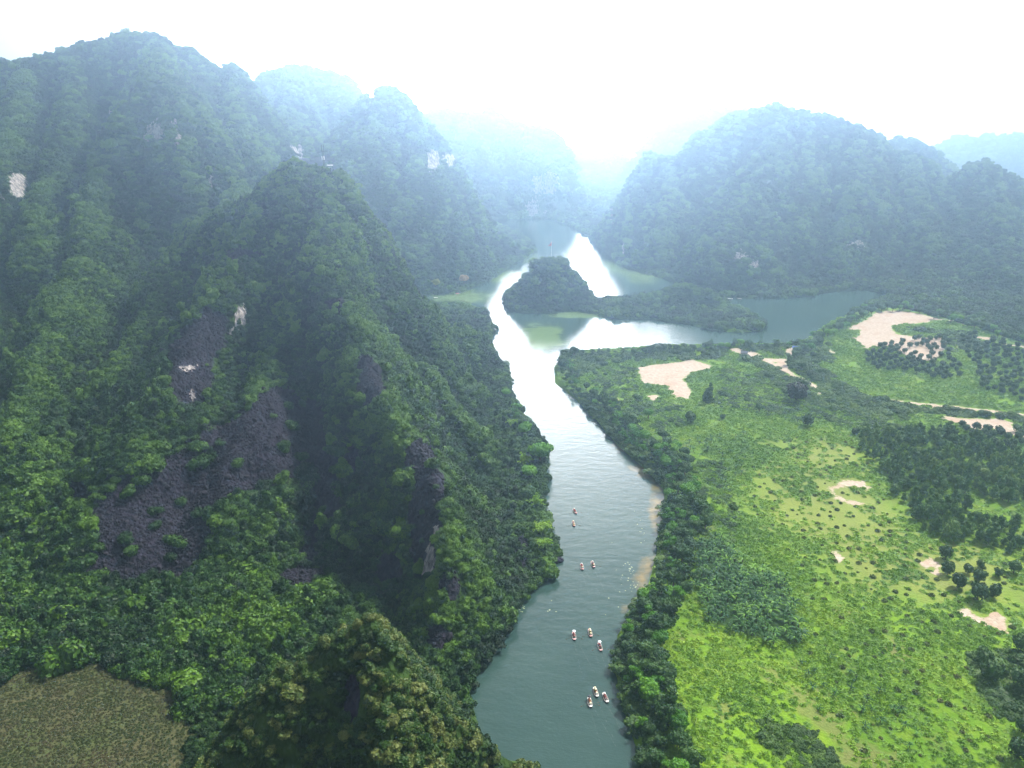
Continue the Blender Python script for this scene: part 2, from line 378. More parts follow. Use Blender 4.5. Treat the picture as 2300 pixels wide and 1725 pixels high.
def mat_water():
    m, n, b = new_mat('river_water')
    g = N(n, 'ShaderNodeNewGeometry').outputs['Position']
    c = mixc(n, ramp(n, noise(n, 0.02, 3), 0.35, 0.65), (0.022, 0.050, 0.045), (0.032, 0.064, 0.055))
    sh = attr(n, 'shallow')
    e = math_(n, 'ADD', sh, math_(n, 'MULTIPLY_ADD', noise(n, 0.12, 5), 1.4, -0.7))
    c = mixc(n, math_(n, 'MULTIPLY', ramp(n, e, 0.35, 0.8), 0.8), c, (0.22, 0.15, 0.045))
    gr = attr(n, 'green_tint')
    e = math_(n, 'ADD', gr, math_(n, 'MULTIPLY_ADD', noise(n, 0.05, 5), 1.4, -0.7))
    c = mixc(n, math_(n, 'MULTIPLY', ramp(n, e, 0.3, 0.8), 0.8), c, (0.13, 0.20, 0.06))
    n.links.new(c, b.inputs['Base Color']); b.inputs['Roughness'].default_value = 0.07
    b.inputs['IOR'].default_value = 1.33; b.inputs['Specular IOR Level'].default_value = 0.6
    mp = N(n, 'ShaderNodeMapping'); mp.inputs['Scale'].default_value = (1, 1.8, 1); mp.inputs['Rotation'].default_value = (0, 0, 0.35)
    n.links.new(g, mp.inputs[0])
    h = math_(n, 'ADD', noise(n, 0.9, 4, mp.outputs[0]), math_(n, 'MULTIPLY', noise(n, 0.15, 2, mp.outputs[0]), 2.0))
    bp = N(n, 'ShaderNodeBump'); bp.inputs['Strength'].default_value = 0.5; bp.inputs['Distance'].default_value = 0.10
    n.links.new(h, bp.inputs['Height']); n.links.new(bp.outputs[0], b.inputs['Normal'])
    return m
M_HILL = mat_hill(); M_FIELD = mat_field(); M_MEADOW = mat_meadow(); M_WATER = mat_water()

# ------------------------------------------------------------------ painted-on natural features (attributes of the ground)
SAND = [c4([(400,-130),(560,-60),(600,-100),(420,-60)])[:0]]
SAND = [
 [(1372,795),(1400,788),(1470,781),(1490,773),(1515,783),(1541,790),(1535,799),(1500,803),(1478,820),(1495,845),(1490,866),(1455,860),(1440,837),(1386,828)],
 [(1388,858),(1410,850),(1432,858),(1410,870)],
 c7([(0,300),(240,190),(330,110),(560,80),(850,120),(1100,190),(1230,215),(1000,225),(720,250),(540,285),(600,360),(900,400),(1120,400),(1190,470),(1160,560),(1060,670),(880,720),(640,620),(560,510),(320,520),(270,550),(130,560),(200,510),(30,420),(140,380),(130,330),(0,325)]),
 c7([(1080,1310),(1400,1350),(1800,1345),(1960,1400),(1980,1460),(2120,1560),(2120,1600),(1900,1560),(1700,1490),(1530,1500),(1390,1450),(1250,1400),(1150,1380)]),
 c4([(1358,452),(1430,412),(1520,420),(1550,450),(1540,470),(1500,455),(1450,445),(1400,455),(1410,480),(1470,500),(1540,515),(1490,535),(1440,515),(1390,500)]),
 c4([(1368,720),(1410,722),(1438,752),(1428,784),(1398,772)]),
 c4([(1752,780),(1805,748),(1852,778),(1854,834),(1800,828),(1822,800),(1768,796)]),
 c4([(1900,985),(1965,962),(2020,1000),(2100,983),(2155,1030),(2145,1060),(2155,1100),(2080,1062),(1980,1022)]),
 c4([(2185,1045),(2230,1040),(2230,1065),(2190,1062)]), c4([(2145,1125),(2180,1130),(2170,1150),(2150,1150)]),
 c6([(1700,280),(1880,210),(1920,225),(2050,350),(1990,360)]), c6([(1990,75),(2030,35),(2090,75),(2040,95)]),
 c4([(620,0),(700,10),(770,45),(760,70),(700,65),(650,25)])[:0] or c4([(780,85),(800,78),(825,84),(800,94)]),
 c4([(1490,385),(1510,380),(1530,400),(1520,415)]), c4([(445,60),(465,60),(470,72),(450,72)]),
 c6([(1560,950),(1640,990),(1990,1110),(1960,1135),(1700,1130),(1450,1175),(1440,1160),(1650,1100)]),
]
PATHS = [  # polylines, half width in metres
 (c6([(0,240),(100,300),(300,370),(420,400),(560,450),(700,510),(880,600),(1020,675),(1130,745),(1230,790),(1330,830),(1560,960)]), 2.2),
 (c6([(1060,370),(1060,300),(1120,200)]), 1.6), (c6([(560,440),(750,440),(940,440),(930,520),(1020,670)]), 2.2),
 (c7([(1200,210),(1500,280),(1800,350),(2120,440)]), 2.0), (c7([(510,1145),(860,1190),(1320,1230),(2060,1315),(2200,1330)]), 2.0),
 (c7([(1570,410),(1680,420)]), 3), (c7([(1800,480),(1900,495),(2040,515)]), 2.4), (c6([(60, 250), (330, 330)]), 5),
]
BROWN = [c7([(1250,500),(1340,520),(1380,700),(1500,1000),(1300,960),(1280,700)]), c6([(1300,430),(1800,500),(1900,600),(1500,620),(1280,560)]),
 c4([(1080,1220),(1140,1240),(1130,1290),(1080,1260)]), c4([(1220,1330),(1360,1300),(1460,1420),(1420,1560),(1300,1500),(1200,1420)]),
 c4([(1600,1100),(1680,1080),(1760,1240),(1690,1230)]), c4([(1380,1560),(1520,1520),(1700,1640),(1500,1700)]), c4([(1000,620),(1130,640),(1100,700),(1020,720)]),
 c4([(1400,960),(1520,980),(1490,1060),(1400,1020)]), c4([(880,1380),(940,1370),(960,1420),(900,1440)]), c6([(1540,1170),(1980,1150),(2000,1200),(1600,1260)])]
OLIVE = c4([(1000,300),(1200,220),(1500,200),(1700,600),(2250,760),(2250,1000),(1900,960),(1500,900),(1250,700),(1020,560)])
def field_attrs(X, Y):
    s = np.full(X.shape, -40.0)
    for poly in SAND:
        if len(poly) < 3: continue
        s = np.maximum(s, -sdist(X, Y, gpoly(poly, 2.0)))
    for ln, hw in PATHS:
        g = gpoly(ln, 2.0)
        for i in range(len(g) - 1):
            d, _ = segd(X, Y, g[i], g[i + 1]); s = np.maximum(s, hw + 1.8 - d)
    br = np.zeros(X.shape)
    for poly in BROWN: br = np.maximum(br, np.clip(0.5 - sdist(X, Y, gpoly(poly, 2.0)) / 14, 0, 1))
    return s, br
# dark rock and pale rock: (x, y, radius x, radius y) in picture units, placed on the surface they fall on
DARK = [(600,950,85,70),(520,990,90,60),(430,1030,80,50),(350,1100,110,70),(290,1150,80,60),(360,1190,70,50),(640,900,50,30),(410,800,40,60),(430,740,45,30),(530,555,34,12),(455,700,30,22),
        (710,1080,32,45),(670,1170,22,45),(700,1000,30,22),(765,1000,18,22),(905,985,28,26),(925,1050,30,30),(915,1120,28,50),(920,1200,25,40),(800,840,22,38),(790,790,14,20),(840,1230,22,28),(970,1270,18,25),
        (170,1065,22,22),(600,870,35,25),(725,660,18,12),(690,350,40,9),(760,1510,14,40),(945,1380,20,22),(1128,1195,12,30),(250,1220,50,35),(660,1250,45,20),(640,1250,30,22)]
PALE = [(520,685,14,32),(505,715,12,16),(405,795,24,7),(415,850,7,18),(335,285,24,24),(375,270,10,12),(385,305,9,20),(315,300,10,16),(640,325,20,12),(650,335,9,10),(38,400,24,34),(5,430,8,10),(935,345,16,28),(970,345,15,18),
        (1190,395,20,32),(1160,400,14,26),(1150,450,16,24),(1175,470,9,10),(1600,555,22,10),(1630,572,10,12),(1850,528,26,10),(930,1205,12,34),(942,1150,8,18),(925,1230,16,16),(640,1280,28,14),(660,1285,20,10),(905,1380,6,14),
        (455,390,6,14),(1320,470,5,26),(1345,540,5,14),(240,240,8,8),(145,260,6,6),(1740,590,6,6),(1090,680,2,2),(1780,340,6,6),(2130,350,4,4)]
def patch_attr(X, Y, Z, lst, soft):
    px, py = proj(X, Y, Z); a = np.zeros(X.shape)
    for x, y, rx, ry in lst:
        h = hit(x, y)
        near = np.hypot(X - h[0], Y - h[1]) < 0.06 * h[1] + 30
        q = np.sqrt(((px - x) / rx) ** 2 + ((py - y) / ry) ** 2)
        a = np.maximum(a, np.where(near, np.clip((1.35 - q) / soft, 0, 1), 0))
    return a
ROCK = patch_attr(GX, GY, GZ, [(x, y, a * 1.25, b * 1.25) for x, y, a, b in DARK], 0.7)
PALEA = patch_attr(GX, GY, GZ, PALE, 0.8)

# ------------------------------------------------------------------ terrain meshes
def sheet(name, mask, mat, attrs, label, X=GX, Y=GY, Z=GZ):
    """one mesh from the grid cells where mask is true"""
    i, j = np.nonzero(mask)
    nc = X.shape[1]
    q = np.stack([i * nc + j, i * nc + j + 1, (i + 1) * nc + j + 1, (i + 1) * nc + j], 1)
    u, inv = np.unique(q, return_inverse=True); inv = inv.reshape(q.shape)
    v = np.stack([X.ravel()[u], Y.ravel()[u], Z.ravel()[u]], 1)
    me = bpy.data.meshes.new(name)
    me.vertices.add(len(v)); me.vertices.foreach_set('co', v.astype(np.float32).ravel())
    me.loops.add(inv.size); me.loops.foreach_set('vertex_index', inv.astype(np.int32).ravel())
    me.polygons.add(len(inv)); me.polygons.foreach_set('loop_start', np.arange(0, inv.size, 4, dtype=np.int32))
    me.polygons.foreach_set('use_smooth', np.ones(len(inv), bool))
    for an, A in attrs.items():
        at = me.attributes.new(an, 'FLOAT', 'POINT'); at.data.foreach_set('value', A.ravel()[u].astype(np.float32))
    me.update(); me.validate(); me.materials.append(mat)
    o = bpy.data.objects.new(name, me); COL.objects.link(o)
    tag(o, label, kind='structure')
    return o
CL = GL[:-1, :-1]
meadow_poly = gpoly([(-60,1520),(20,1470),(60,1430),(140,1400),(240,1405),(330,1440),(400,1500),(440,1580),(440,1700),(380,1800),(-100,1800)], 3.0)
SANDA, BROWNA = field_attrs(GX, GY)
OLIVEA = np.clip(0.5 - sdist(GX, GY, gpoly(OLIVE, 2.0)) / 30, 0, 1)
BASIN = inside(GX, GY, gpoly([(-900,1000),(600,1000),(900,1300),(1000,1500),(1100,2200),(-900,2200)]))
GSD = sdist(GX, GY, meadow_poly)
HL = {'near': 'steep conical karst hill with a mast on its summit beside the river', 'knoll': 'rounded knoll at the bottom with creamy blossoming trees',
 'left': 'tall hazy mountain filling the upper left with pale cliff patches', 'back': 'misty ridge fading into cloud behind the left mountain',
 'spur': 'hazy hill with white cliff falling to the bay beyond the mast', 'far': 'blue hazy cliff hill at the far end of the river',
 'gap': 'faint low hills in the far gap above the river', 'haze_peak': 'almost white far hill behind the right mountain shoulder',
 'right': 'broad domed forested mountain on the right bank', 'rear_right': 'small blue peak behind the right end of the domed mountain',
 'edge': 'forested hill at the right edge beyond the orchards', 'haze_right': 'faint pale ridge far off above the right edge',
 'isle': 'wooded islet hill with a low tail standing in the river'}
for k, nm in enumerate(NAMES):
    if (CL == k).any(): sheet('hill', CL == k, M_HILL, {'rock': ROCK, 'pale': PALEA}, HL[nm])
flat = CL == -1
bas = flat & (GX[:-1, :-1] < 0) & (GY[:-1, :-1] < 300)
sheet('meadow', bas, M_MEADOW, {}, 'dull brown and green grass meadow in the hollow at lower left')
sheet('ground', flat & ~bas, M_FIELD, {'sand': SANDA, 'brown': BROWNA, 'olive': OLIVEA, 'grove': np.clip(0.5 - sdist(GX, GY, gpoly(c4([(790,720),(900,680),(1010,790),(1170,860),(1220,1000),(1260,1110),(1120,1120),(960,1070),(850,1020),(800,880)]), 2.0)) / 4, 0, 1)}, 'bright green field with bare sandy patches right of the river')

# water: a sheet with attributes near the banks, then out to the horizon
wx = np.linspace(-700, 900, 401); wy = np.linspace(60, 1400, 336)
WX, WY = np.meshgrid(wx, wy)
_, _, WD = terr(WX, WY)
px, py = proj(WX, WY, 0 * WX)
def blob(lst):
    a = np.zeros(px.shape)
    for x, y, rx, ry in lst: a = np.maximum(a, np.clip(1.3 - np.sqrt(((px - x) / rx) ** 2 + ((py - y) / ry) ** 2), 0, 1))
    return a
shal = blob([(1400,1010,45,30),(1425,1045,30,25),(1350,960,30,20),(1420,1110,25,60),(1405,1215,30,35),(1385,1260,25,35),(1365,1310,18,18)]) * 0.8
green_tint = blob([(1390,590,60,26),(1340,575,50,20),(1000,640,90,18),(1090,600,50,20),(1150,560,30,15),(1250,680,90,10),(1170,730,60,40)])  # green water tint; the patch below the islet paints in its hill's reflection
sheet('river_water', np.ones((335, 400), bool), M_WATER, {'shallow': shal, 'green_tint': green_tint}, 'calm grey green river winding between the hills', WX, WY, 0 * WX)

# ------------------------------------------------------------------ foliage building blocks
def mesh_from(name, v, f, mats, lv=None, mi=None, smooth=False):
    me = bpy.data.meshes.new(name)
    me.from_pydata([tuple(p) for p in v], [], [tuple(int(i) for i in q) for q in f])
    for m in mats: me.materials.append(m)
    if mi is not None: me.polygons.foreach_set('material_index', np.asarray(mi, np.int32))
    if lv is not None:
        at = me.attributes.new('lv', 'FLOAT', 'POINT'); at.data.foreach_set('value', np.asarray(lv, np.float32))
    if smooth: me.polygons.foreach_set('use_smooth', np.ones(len(me.polygons), bool))
    me.update()
    return me
def unit(a): return a / (np.linalg.norm(a, axis=-1, keepdims=True) + 1e-9)
def cards(c, nrm, size, r, asp=1.0):
    """leaf-spray quads, slightly folded"""
    n = len(c)
    t = unit(np.cross(nrm, r.normal(size=(n, 3)))); b = np.cross(nrm, t)
    s = (size * (0.6 + 0.8 * r.random(n)))[:, None]
    v = np.empty((n, 4, 3))
    v[:, 0] = c - t * s * asp * 0.5 - b * s * 0.18
    v[:, 1] = c + b * s * -0.5 + nrm * s * 0.12
    v[:, 2] = c + t * s * asp * 0.5 + b * s * 0.1
    v[:, 3] = c + b * s * 0.5 + nrm * s * 0.05
    return v.reshape(-1, 3), np.arange(4 * n).reshape(n, 4), np.repeat(r.random(n), 4)
def lobes_cloud(lobes, n, size, r, down=-0.35, jit=0.32, asp=1.3):
    lobes = [(np.array(c, float), np.array(q, float)) for c, q in lobes]
    wgt = np.array([q[0] * q[1] + q[0] * q[2] for c, q in lobes]); wgt /= wgt.sum()
    cc, nn = [], []
    for (c, q), w_ in zip(lobes, wgt):
        m = int(n * w_ * 2.2) + 4
        u = unit(r.normal(size=(m, 3))); u = u[u[:, 2] > down - 0.2 * r.random(len(u))]
        p = c + q * u * (0.82 + 0.26 * r.random((len(u), 1)))
        keep = np.ones(len(p), bool)
        for c2, q2 in lobes:
            if c2 is c: continue
            keep &= (((p - c2) / q2) ** 2).sum(1) > 0.6
        p, u = p[keep], u[keep]
        k = min(len(p), int(n * w_) + 1)
        cc.append(p[:k]); nn.append(unit(u[:k] / q * q.min() + jit * r.normal(size=(k, 3))))
    c = np.concatenate(cc); nr = np.concatenate(nn)
    return cards(c, nr, size, r, asp)
ICO = None
def ico():
    t = (1 + 5 ** .5) / 2
    v = unit(np.array([(-1,t,0),(1,t,0),(-1,-t,0),(1,-t,0),(0,-1,t),(0,1,t),(0,-1,-t),(0,1,-t),(t,0,-1),(t,0,1),(-t,0,-1),(-t,0,1)], float))
    f = [(0,11,5),(0,5,1),(0,1,7),(0,7,10),(0,10,11),(1,5,9),(5,11,4),(11,10,2),(10,7,6),(7,1,8),(3,9,4),(3,4,2),(3,2,6),(3,6,8),(3,8,9),(4,9,5),(2,4,11),(6,2,10),(8,6,7),(9,8,1)]
    return v, np.array(f)
def join(parts):
    v, f, l, off = [], [], [], 0
    for a, b, c in parts:
        v.append(a); f += [tuple(int(i) + off for i in q) for q in b]; l.append(c); off += len(a)
    return np.concatenate(v), f, np.concatenate(l)
def core(lobes, k, r):
    out = []
    for c, q in lobes:
        v, f = ico(); out.append((np.array(c) + np.array(q) * k * v * (0.85 + 0.3 * r.random((12, 1))), f, np.full(12, 0.2)))
    return out
def tube(pts, rad, seg=6):
    pts = [np.array(p, float) for p in pts]; v, f = [], []
    for i, p in enumerate(pts):
        d = unit((pts[min(i + 1, len(pts) - 1)] - pts[max(i - 1, 0)])); a = unit(np.cross(d, (0.3, 0.9, 0.1))); b = np.cross(d, a)
        for k in range(seg):
            t = 2 * math.pi * k / seg; v.append(p + (a * math.cos(t) + b * math.sin(t)) * rad[i])
    for i in range(len(pts) - 1):
        for k in range(seg):
            f.append((i * seg + k, i * seg + (k + 1) % seg, (i + 1) * seg + (k + 1) % seg, (i + 1) * seg + k))
    f.append(tuple(range(seg - 1, -1, -1))); f.append(tuple((len(pts) - 1) * seg + k for k in range(seg)))
    return np.array(v), f, np.full(len(v), 0.4)
def rand_lobes(r, R0, H0, n, zc):
    out = [((0, 0, zc), (R0 * .8, R0 * .8, H0 * .8))]
    for i in range(n):
        a = 2 * math.pi * (i + r.random() * .7) / n; d = R0 * (0.35 + 0.35 * r.random())
        q = R0 * (0.35 + 0.25 * r.random())
        out.append(((math.cos(a) * d, math.sin(a) * d, zc + H0 * (r.random() * .9 - .35)), (q, q, q * .8)))
    return out

# ------------------------------------------------------------------ jungle on the hills (stuff): instances of crown meshes
LM = leaf_mat('jungle_leaf', (0.004, 0.018, 0.003), (0.013, 0.054, 0.005), (0.080, 0.17, 0.009), 0.12, True)
LB = leaf_mat('blossom_leaf', (0.008, 0.030, 0.004), (0.026, 0.075, 0.007), (0.16, 0.19, 0.05), 0.2, True, 0.15)
def proto(kind, mat, k):
    r = np.random.default_rng(100 + k)
    if kind == 'round':
        lb = rand_lobes(r, 1.0, 0.75, 5, 0.35); parts = core(lb, 0.74, r) + [lobes_cloud(lb, 560, 0.21, r)]
    elif kind == 'flat':
        lb = rand_lobes(r, 1.15, 0.45, 6, 0.3); parts = core(lb, 0.7, r) + [lobes_cloud(lb, 560, 0.20, r)]
    elif kind == 'tall':
        lb = rand_lobes(r, 0.75, 0.9, 5, 0.6); lb.append(((0.1, 0, 1.4), (0.35, 0.35, 0.4))); parts = core(lb, 0.72, r) + [lobes_cloud(lb, 580, 0.20, r)]
    else:                                # ragged creeper mound
        lb = [((r.normal() * .5, r.normal() * .5, r.random() * .5), (.45 + .3 * r.random(),) * 2 + (.3 + .25 * r.random(),)) for _ in range(7)]
        parts = core(lb, 0.7, r) + [lobes_cloud(lb, 520, 0.19, r, jit=0.5)]
    v, f, l = join(parts)
    return bpy.data.objects.new('tree_crown', mesh_from('tree_crown', v, f, [mat], l))
def protos(kinds, mat, s):
    c = bpy.data.collections.new('crowns')
    for k, q in enumerate(kinds): c.objects.link(proto(q, mat, s + k))
    return c
def gn_group(coll):
    g = bpy.data.node_groups.new('scatter', 'GeometryNodeTree')
    g.interface.new_socket('Geometry', in_out='INPUT', socket_type='NodeSocketGeometry')
    g.interface.new_socket('Geometry', in_out='OUTPUT', socket_type='NodeSocketGeometry')
    gi = g.nodes.new('NodeGroupInput'); go = g.nodes.new('NodeGroupOutput')
    ip = g.nodes.new('GeometryNodeInstanceOnPoints'); ci = g.nodes.new('GeometryNodeCollectionInfo')
    ci.inputs['Collection'].default_value = coll; ci.inputs['Separate Children'].default_value = True; ci.inputs['Reset Children'].default_value = True
    def na(nm, typ):
        a = g.nodes.new('GeometryNodeInputNamedAttribute'); a.data_type = typ; a.inputs['Name'].default_value = nm; return a.outputs[0]
    L = g.links.new
    L(gi.outputs[0], ip.inputs['Points']); L(ci.outputs[0], ip.inputs['Instance']); ip.inputs['Pick Instance'].default_value = True
    L(na('idx', 'INT'), ip.inputs['Instance Index']); L(na('rot', 'FLOAT_VECTOR'), ip.inputs['Rotation']); L(na('scl', 'FLOAT_VECTOR'), ip.inputs['Scale'])
    L(ip.outputs[0], go.inputs[0])
    return g
def scatter(name, pts, idx, rot, scl, tint, group, label, cat=None):
    me = bpy.data.meshes.new(name); me.vertices.add(len(pts)); me.vertices.foreach_set('co', pts.astype(np.float32).ravel())
    a = me.attributes.new('idx', 'INT', 'POINT'); a.data.foreach_set('value', idx.astype(np.int32))
    a = me.attributes.new('rot', 'FLOAT_VECTOR', 'POINT'); a.data.foreach_set('vector', rot.astype(np.float32).ravel())
    a = me.attributes.new('scl', 'FLOAT_VECTOR', 'POINT'); a.data.foreach_set('vector', scl.astype(np.float32).ravel())
    a = me.attributes.new('tint', 'FLOAT', 'POINT'); a.data.foreach_set('value', tint.astype(np.float32))
    me.update()
    o = bpy.data.objects.new(name, me); COL.objects.link(o)
    md = o.modifiers.new('scatter', 'NODES'); md.node_group = group
    tag(o, label, cat, kind='stuff')
    return o
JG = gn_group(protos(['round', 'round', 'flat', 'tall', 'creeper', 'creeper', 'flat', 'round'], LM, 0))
BG_ = gn_group(protos(['round', 'flat', 'creeper', 'round'], LB, 50))

def sample_land(n, ymin, ymax, tmax=0.86):
    """random points in the view wedge, evenly spread over the ground area"""
    u = rng.random(n); Y = np.sqrt(ymin ** 2 + u * (ymax ** 2 - ymin ** 2)); X = (rng.random(n) * 2 - 1) * tmax * (Y + 25)
    return X, Y
def grad(X, Y):
    e = 2.0
    zx = (terr(X + e, Y)[0] - terr(X - e, Y)[0]) / (2 * e); zy = (terr(X, Y + e)[0] - terr(X, Y - e)[0]) / (2 * e)
    return zx, zy
def grid_read(A, X, Y):
    r = np.clip(np.log(np.maximum(Y, 46) / 45) / math.log(2900 / 45) * (NR - 1), 0, NR - 2).astype(int)
    c = np.clip((X / (Y + 30) + 0.98) / 1.96 * (NC - 1), 0, NC - 2).astype(int)
    return A[r, c]
bands = [(60, 230, 1.45, 1.7), (230, 330, 1.6, 1.8), (330, 480, 1.75, 1.8), (480, 800, 2.6, 2.3), (800, 1150, 3.7, 2.9), (1150, 2300, 7.0, 5.5)]
SX, SY, SS = [], [], []
for y0, y1, sp_, rad in bands:
    area = 0.86 * (y1 + 25 + y0 + 25) * (y1 - y0)
    x, y = sample_land(int(area / sp_ ** 2 * 2.2), y0, y1)
    z, L, dw = terr(x, y); zx, zy = grad(x, y)
    w_ = np.sqrt(1 + zx ** 2 + zy ** 2)
    keep = (L >= 0) & (dw > 0.3) & (rng.random(len(x)) < np.clip(w_ / 2.2, 0, 1))
    # facing away from the camera and well hidden: thin out
    away = (zy < -0.9) & (zy * 1.0 < (z - CAM_H) / y - 0.35)
    keep &= ~(away & (rng.random(len(x)) < 0.75))
    SX.append(x[keep]); SY.append(y[keep]); SS.append(np.full(keep.sum(), rad))
SX = np.concatenate(SX); SY = np.concatenate(SY); SS = np.concatenate(SS)
sz, sl, sdw = terr(SX, SY)
rk = grid_read(ROCK, SX, SY) + 0.6 * fbm(SX / 4, SY / 4, 77, 3); pl = grid_read(PALEA, SX, SY) + 0.7 * fbm(SX / 3, SY / 3, 78, 3)
keep = ~((rk > 0.34) & (rng.random(len(SX)) < 0.985)) & ~(pl > 0.35)
SX, SY, SS, sz, sl = (a[keep] for a in (SX, SY, SS, sz, sl))
n_ = len(SX)
size = SS * np.where((sz < 30) & (SY < 330) & (SX < -60), 1.4, 1.0) * np.exp(np.clip(rng.normal(size=n_) * 0.34, -.8, .42)) * (0.75 + 0.5 * vnoise(SX / 20, SY / 20, 5))
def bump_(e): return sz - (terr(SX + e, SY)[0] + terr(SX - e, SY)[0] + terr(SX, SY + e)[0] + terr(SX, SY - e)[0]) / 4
convex = np.clip(bump_(9.0) / 3.0, -1, 1)     # crowns tinted lighter on ridges, darker in gullies: painted relief shading
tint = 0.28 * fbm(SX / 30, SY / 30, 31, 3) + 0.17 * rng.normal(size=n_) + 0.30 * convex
em = rng.random(n_) < 0.035; size = size * np.where(em, 1.45, 1); tint = tint + np.where(em, .3, 0)
rot = np.stack([rng.normal(size=n_) * .18, rng.normal(size=n_) * .18, rng.random(n_) * 6.28], 1)
scl = size[:, None] * np.stack([np.ones(n_), np.ones(n_), 0.8 + 0.5 * rng.random(n_)], 1)
pts = np.stack([SX, SY, sz - 0.1 * size], 1)
idx = rng.integers(0, 8, n_); idx = np.where((SY > 450) & (idx == 3), 0, idx)
kn = NAMES.index('knoll')
FL = {'near': 'dense dark jungle covering the conical hill with the mast', 'left': 'hazy jungle covering the tall left mountain', 'back': 'pale misty jungle on the ridge behind the left mountain',
 'spur': 'hazy jungle on the hill with the white cliff above the bay', 'far': 'blue hazy forest on the far cliff hill', 'gap': 'faint forest on the low hills in the far gap',
 'haze_peak': 'faint forest on the whitish far hill', 'right': 'blue green jungle covering the broad domed mountain', 'rear_right': 'forest on the small blue peak at right',
 'edge': 'jungle on the hill at the right edge', 'haze_right': 'faint forest on the far pale ridge at right', 'isle': 'jungle covering the islet hill and its low tail'}
for k, nm in enumerate(NAMES):
    m = sl == k
    if not m.any(): continue
    if nm == 'knoll':
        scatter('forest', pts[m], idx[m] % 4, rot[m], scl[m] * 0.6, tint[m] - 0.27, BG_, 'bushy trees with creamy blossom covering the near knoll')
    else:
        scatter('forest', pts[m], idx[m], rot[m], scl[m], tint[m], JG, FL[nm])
print('forest instances', n_)


# broken dark limestone lying over the bare slopes (stuff)
MR = plain('dark_limestone', (0.012, 0.010, 0.020), 0.95)
RC = bpy.data.collections.new('rocks')
for k in range(5):
    r = np.random.default_rng(700 + k); v, f = ico()
    v = v * (0.65 + 0.6 * r.random((12, 1))) * (1, .8, .7)
    RC.objects.link(bpy.data.objects.new('rock', mesh_from('rock', v, f, [MR])))
RX, RY = sample_land(420000, 110, 520, 0.80); rk = grid_read(ROCK, RX, RY) + 0.45 * fbm(RX / 5, RY / 5, 79, 3); m = (rk > 0.42) & (grid_read(PALEA, RX, RY) < .4)
RX, RY = RX[m], RY[m]; rz_, rl, rd = terr(RX, RY); m = (rl >= 0) & (rd > 1); RX, RY, rz_ = RX[m], RY[m], rz_[m]; k_ = len(RX)
print('rocks', k_)
rs = 0.32 * np.exp(0.5 * rng.normal(size=k_)) * (RY / 230) ** .5
scatter('rubble', np.stack([RX, RY, rz_ + .1 * rs], 1), rng.integers(0, 5, k_), rng.random((k_, 3)) * 6.28, rs[:, None] * (0.7 + .7 * rng.random((k_, 3))), 0 * RX, gn_group(RC), 'loose dark violet grey limestone rubble on the bare hill slopes')

# ------------------------------------------------------------------ the field: ground cover and scrub (stuff)
LF = leaf_mat('cover_leaf', (0.078, 0.18, 0.008), (0.14, 0.28, 0.010), (0.24, 0.37, 0.018), 0.3, True, 0.05)
LS = leaf_mat('scrub_leaf', (0.016, 0.05, 0.010), (0.05, 0.115, 0.02), (0.13, 0.22, 0.03), 0.25, True, 0.05)
def tuft(k):
    r = np.random.default_rng(300 + k); n = 26
    a = r.random(n) * 6.28; d = np.sqrt(r.random(n))
    c = np.stack([np.cos(a) * d, np.sin(a) * d, 0.15 + 0.35 * r.random(n) * (1.2 - d)], 1)
    nr = unit(np.stack([np.cos(a) * .5, np.sin(a) * .5, np.ones(n)], 1) + 0.5 * r.normal(size=(n, 3)))
    v, f, l = cards(c, nr, 0.55, r, 1.5)
    return bpy.data.objects.new('leaf_tuft', mesh_from('leaf_tuft', v, f, [LF], l))
TC = bpy.data.collections.new('tufts')
for k in range(4): TC.objects.link(tuft(k))
TG = gn_group(TC)
SG = gn_group(protos(['creeper', 'round', 'creeper', 'flat'], LS, 80))
def region(poly, n, z=2.0):
    g = np.array(gpoly(poly, z)); lo, hi = g.min(0), g.max(0)
    X = lo[0] + rng.random(n * 4) * (hi[0] - lo[0]); Y = lo[1] + rng.random(n * 4) * (hi[1] - lo[1])
    m = inside(X, Y, [tuple(p) for p in g])
    return X[m][:n], Y[m][:n]
def lattice(poly, sp, jit, ang=0.3, z=2.0, wpoly=None):
    g = np.array(wpoly if wpoly is not None else gpoly(poly, z)); c = g.mean(0); rad = np.hypot(*(g - c).T).max()
    k = int(rad / sp) + 2; i, j = np.meshgrid(np.arange(-k, k + 1), np.arange(-k, k + 1))
    u = (i + 0.5 * (j % 2)) * sp; v = j * sp * 0.92
    u = u + jit * sp * (rng.random(u.shape) - .5); v = v + jit * sp * (rng.random(u.shape) - .5)
    X = c[0] + u * math.cos(ang) - v * math.sin(ang); Y = c[1] + u * math.sin(ang) + v * math.cos(ang)
    m = inside(X, Y, [tuple(p) for p in g])
    return X[m], Y[m]
def sandy(X, Y): return grid_read(SANDA, X, Y)
GROVE = gpoly(c4([(790,720),(900,680),(1010,790),(1170,860),(1220,1000),(1260,1110),(1120,1120),(960,1070),(850,1020),(800,880)]), 2.0)
n0 = 130000
u = rng.random(n0); TY = 120 + 480 * u ** 0.75; TX = -30 + rng.random(n0) * (TY * 0.80 + 60)
tz, tl, td = terr(TX, TY)
dens = np.clip(0.62 + 1.1 * fbm(TX / 16, TY / 16, 91, 4) - 0.45 * grid_read(OLIVEA, TX, TY), 0.04, 1)
m = (tl == -1) & (td > 1.5) & (TX > 0) & (sandy(TX, TY) < -0.2) & ~inside(TX, TY, GROVE) & (rng.random(n0) < dens)
TX, TY, tz = TX[m], TY[m], tz[m]; nt_ = len(TX)
ts = (0.55 + 0.5 * rng.random(nt_)) * (1 + (TY - 150) / 350)
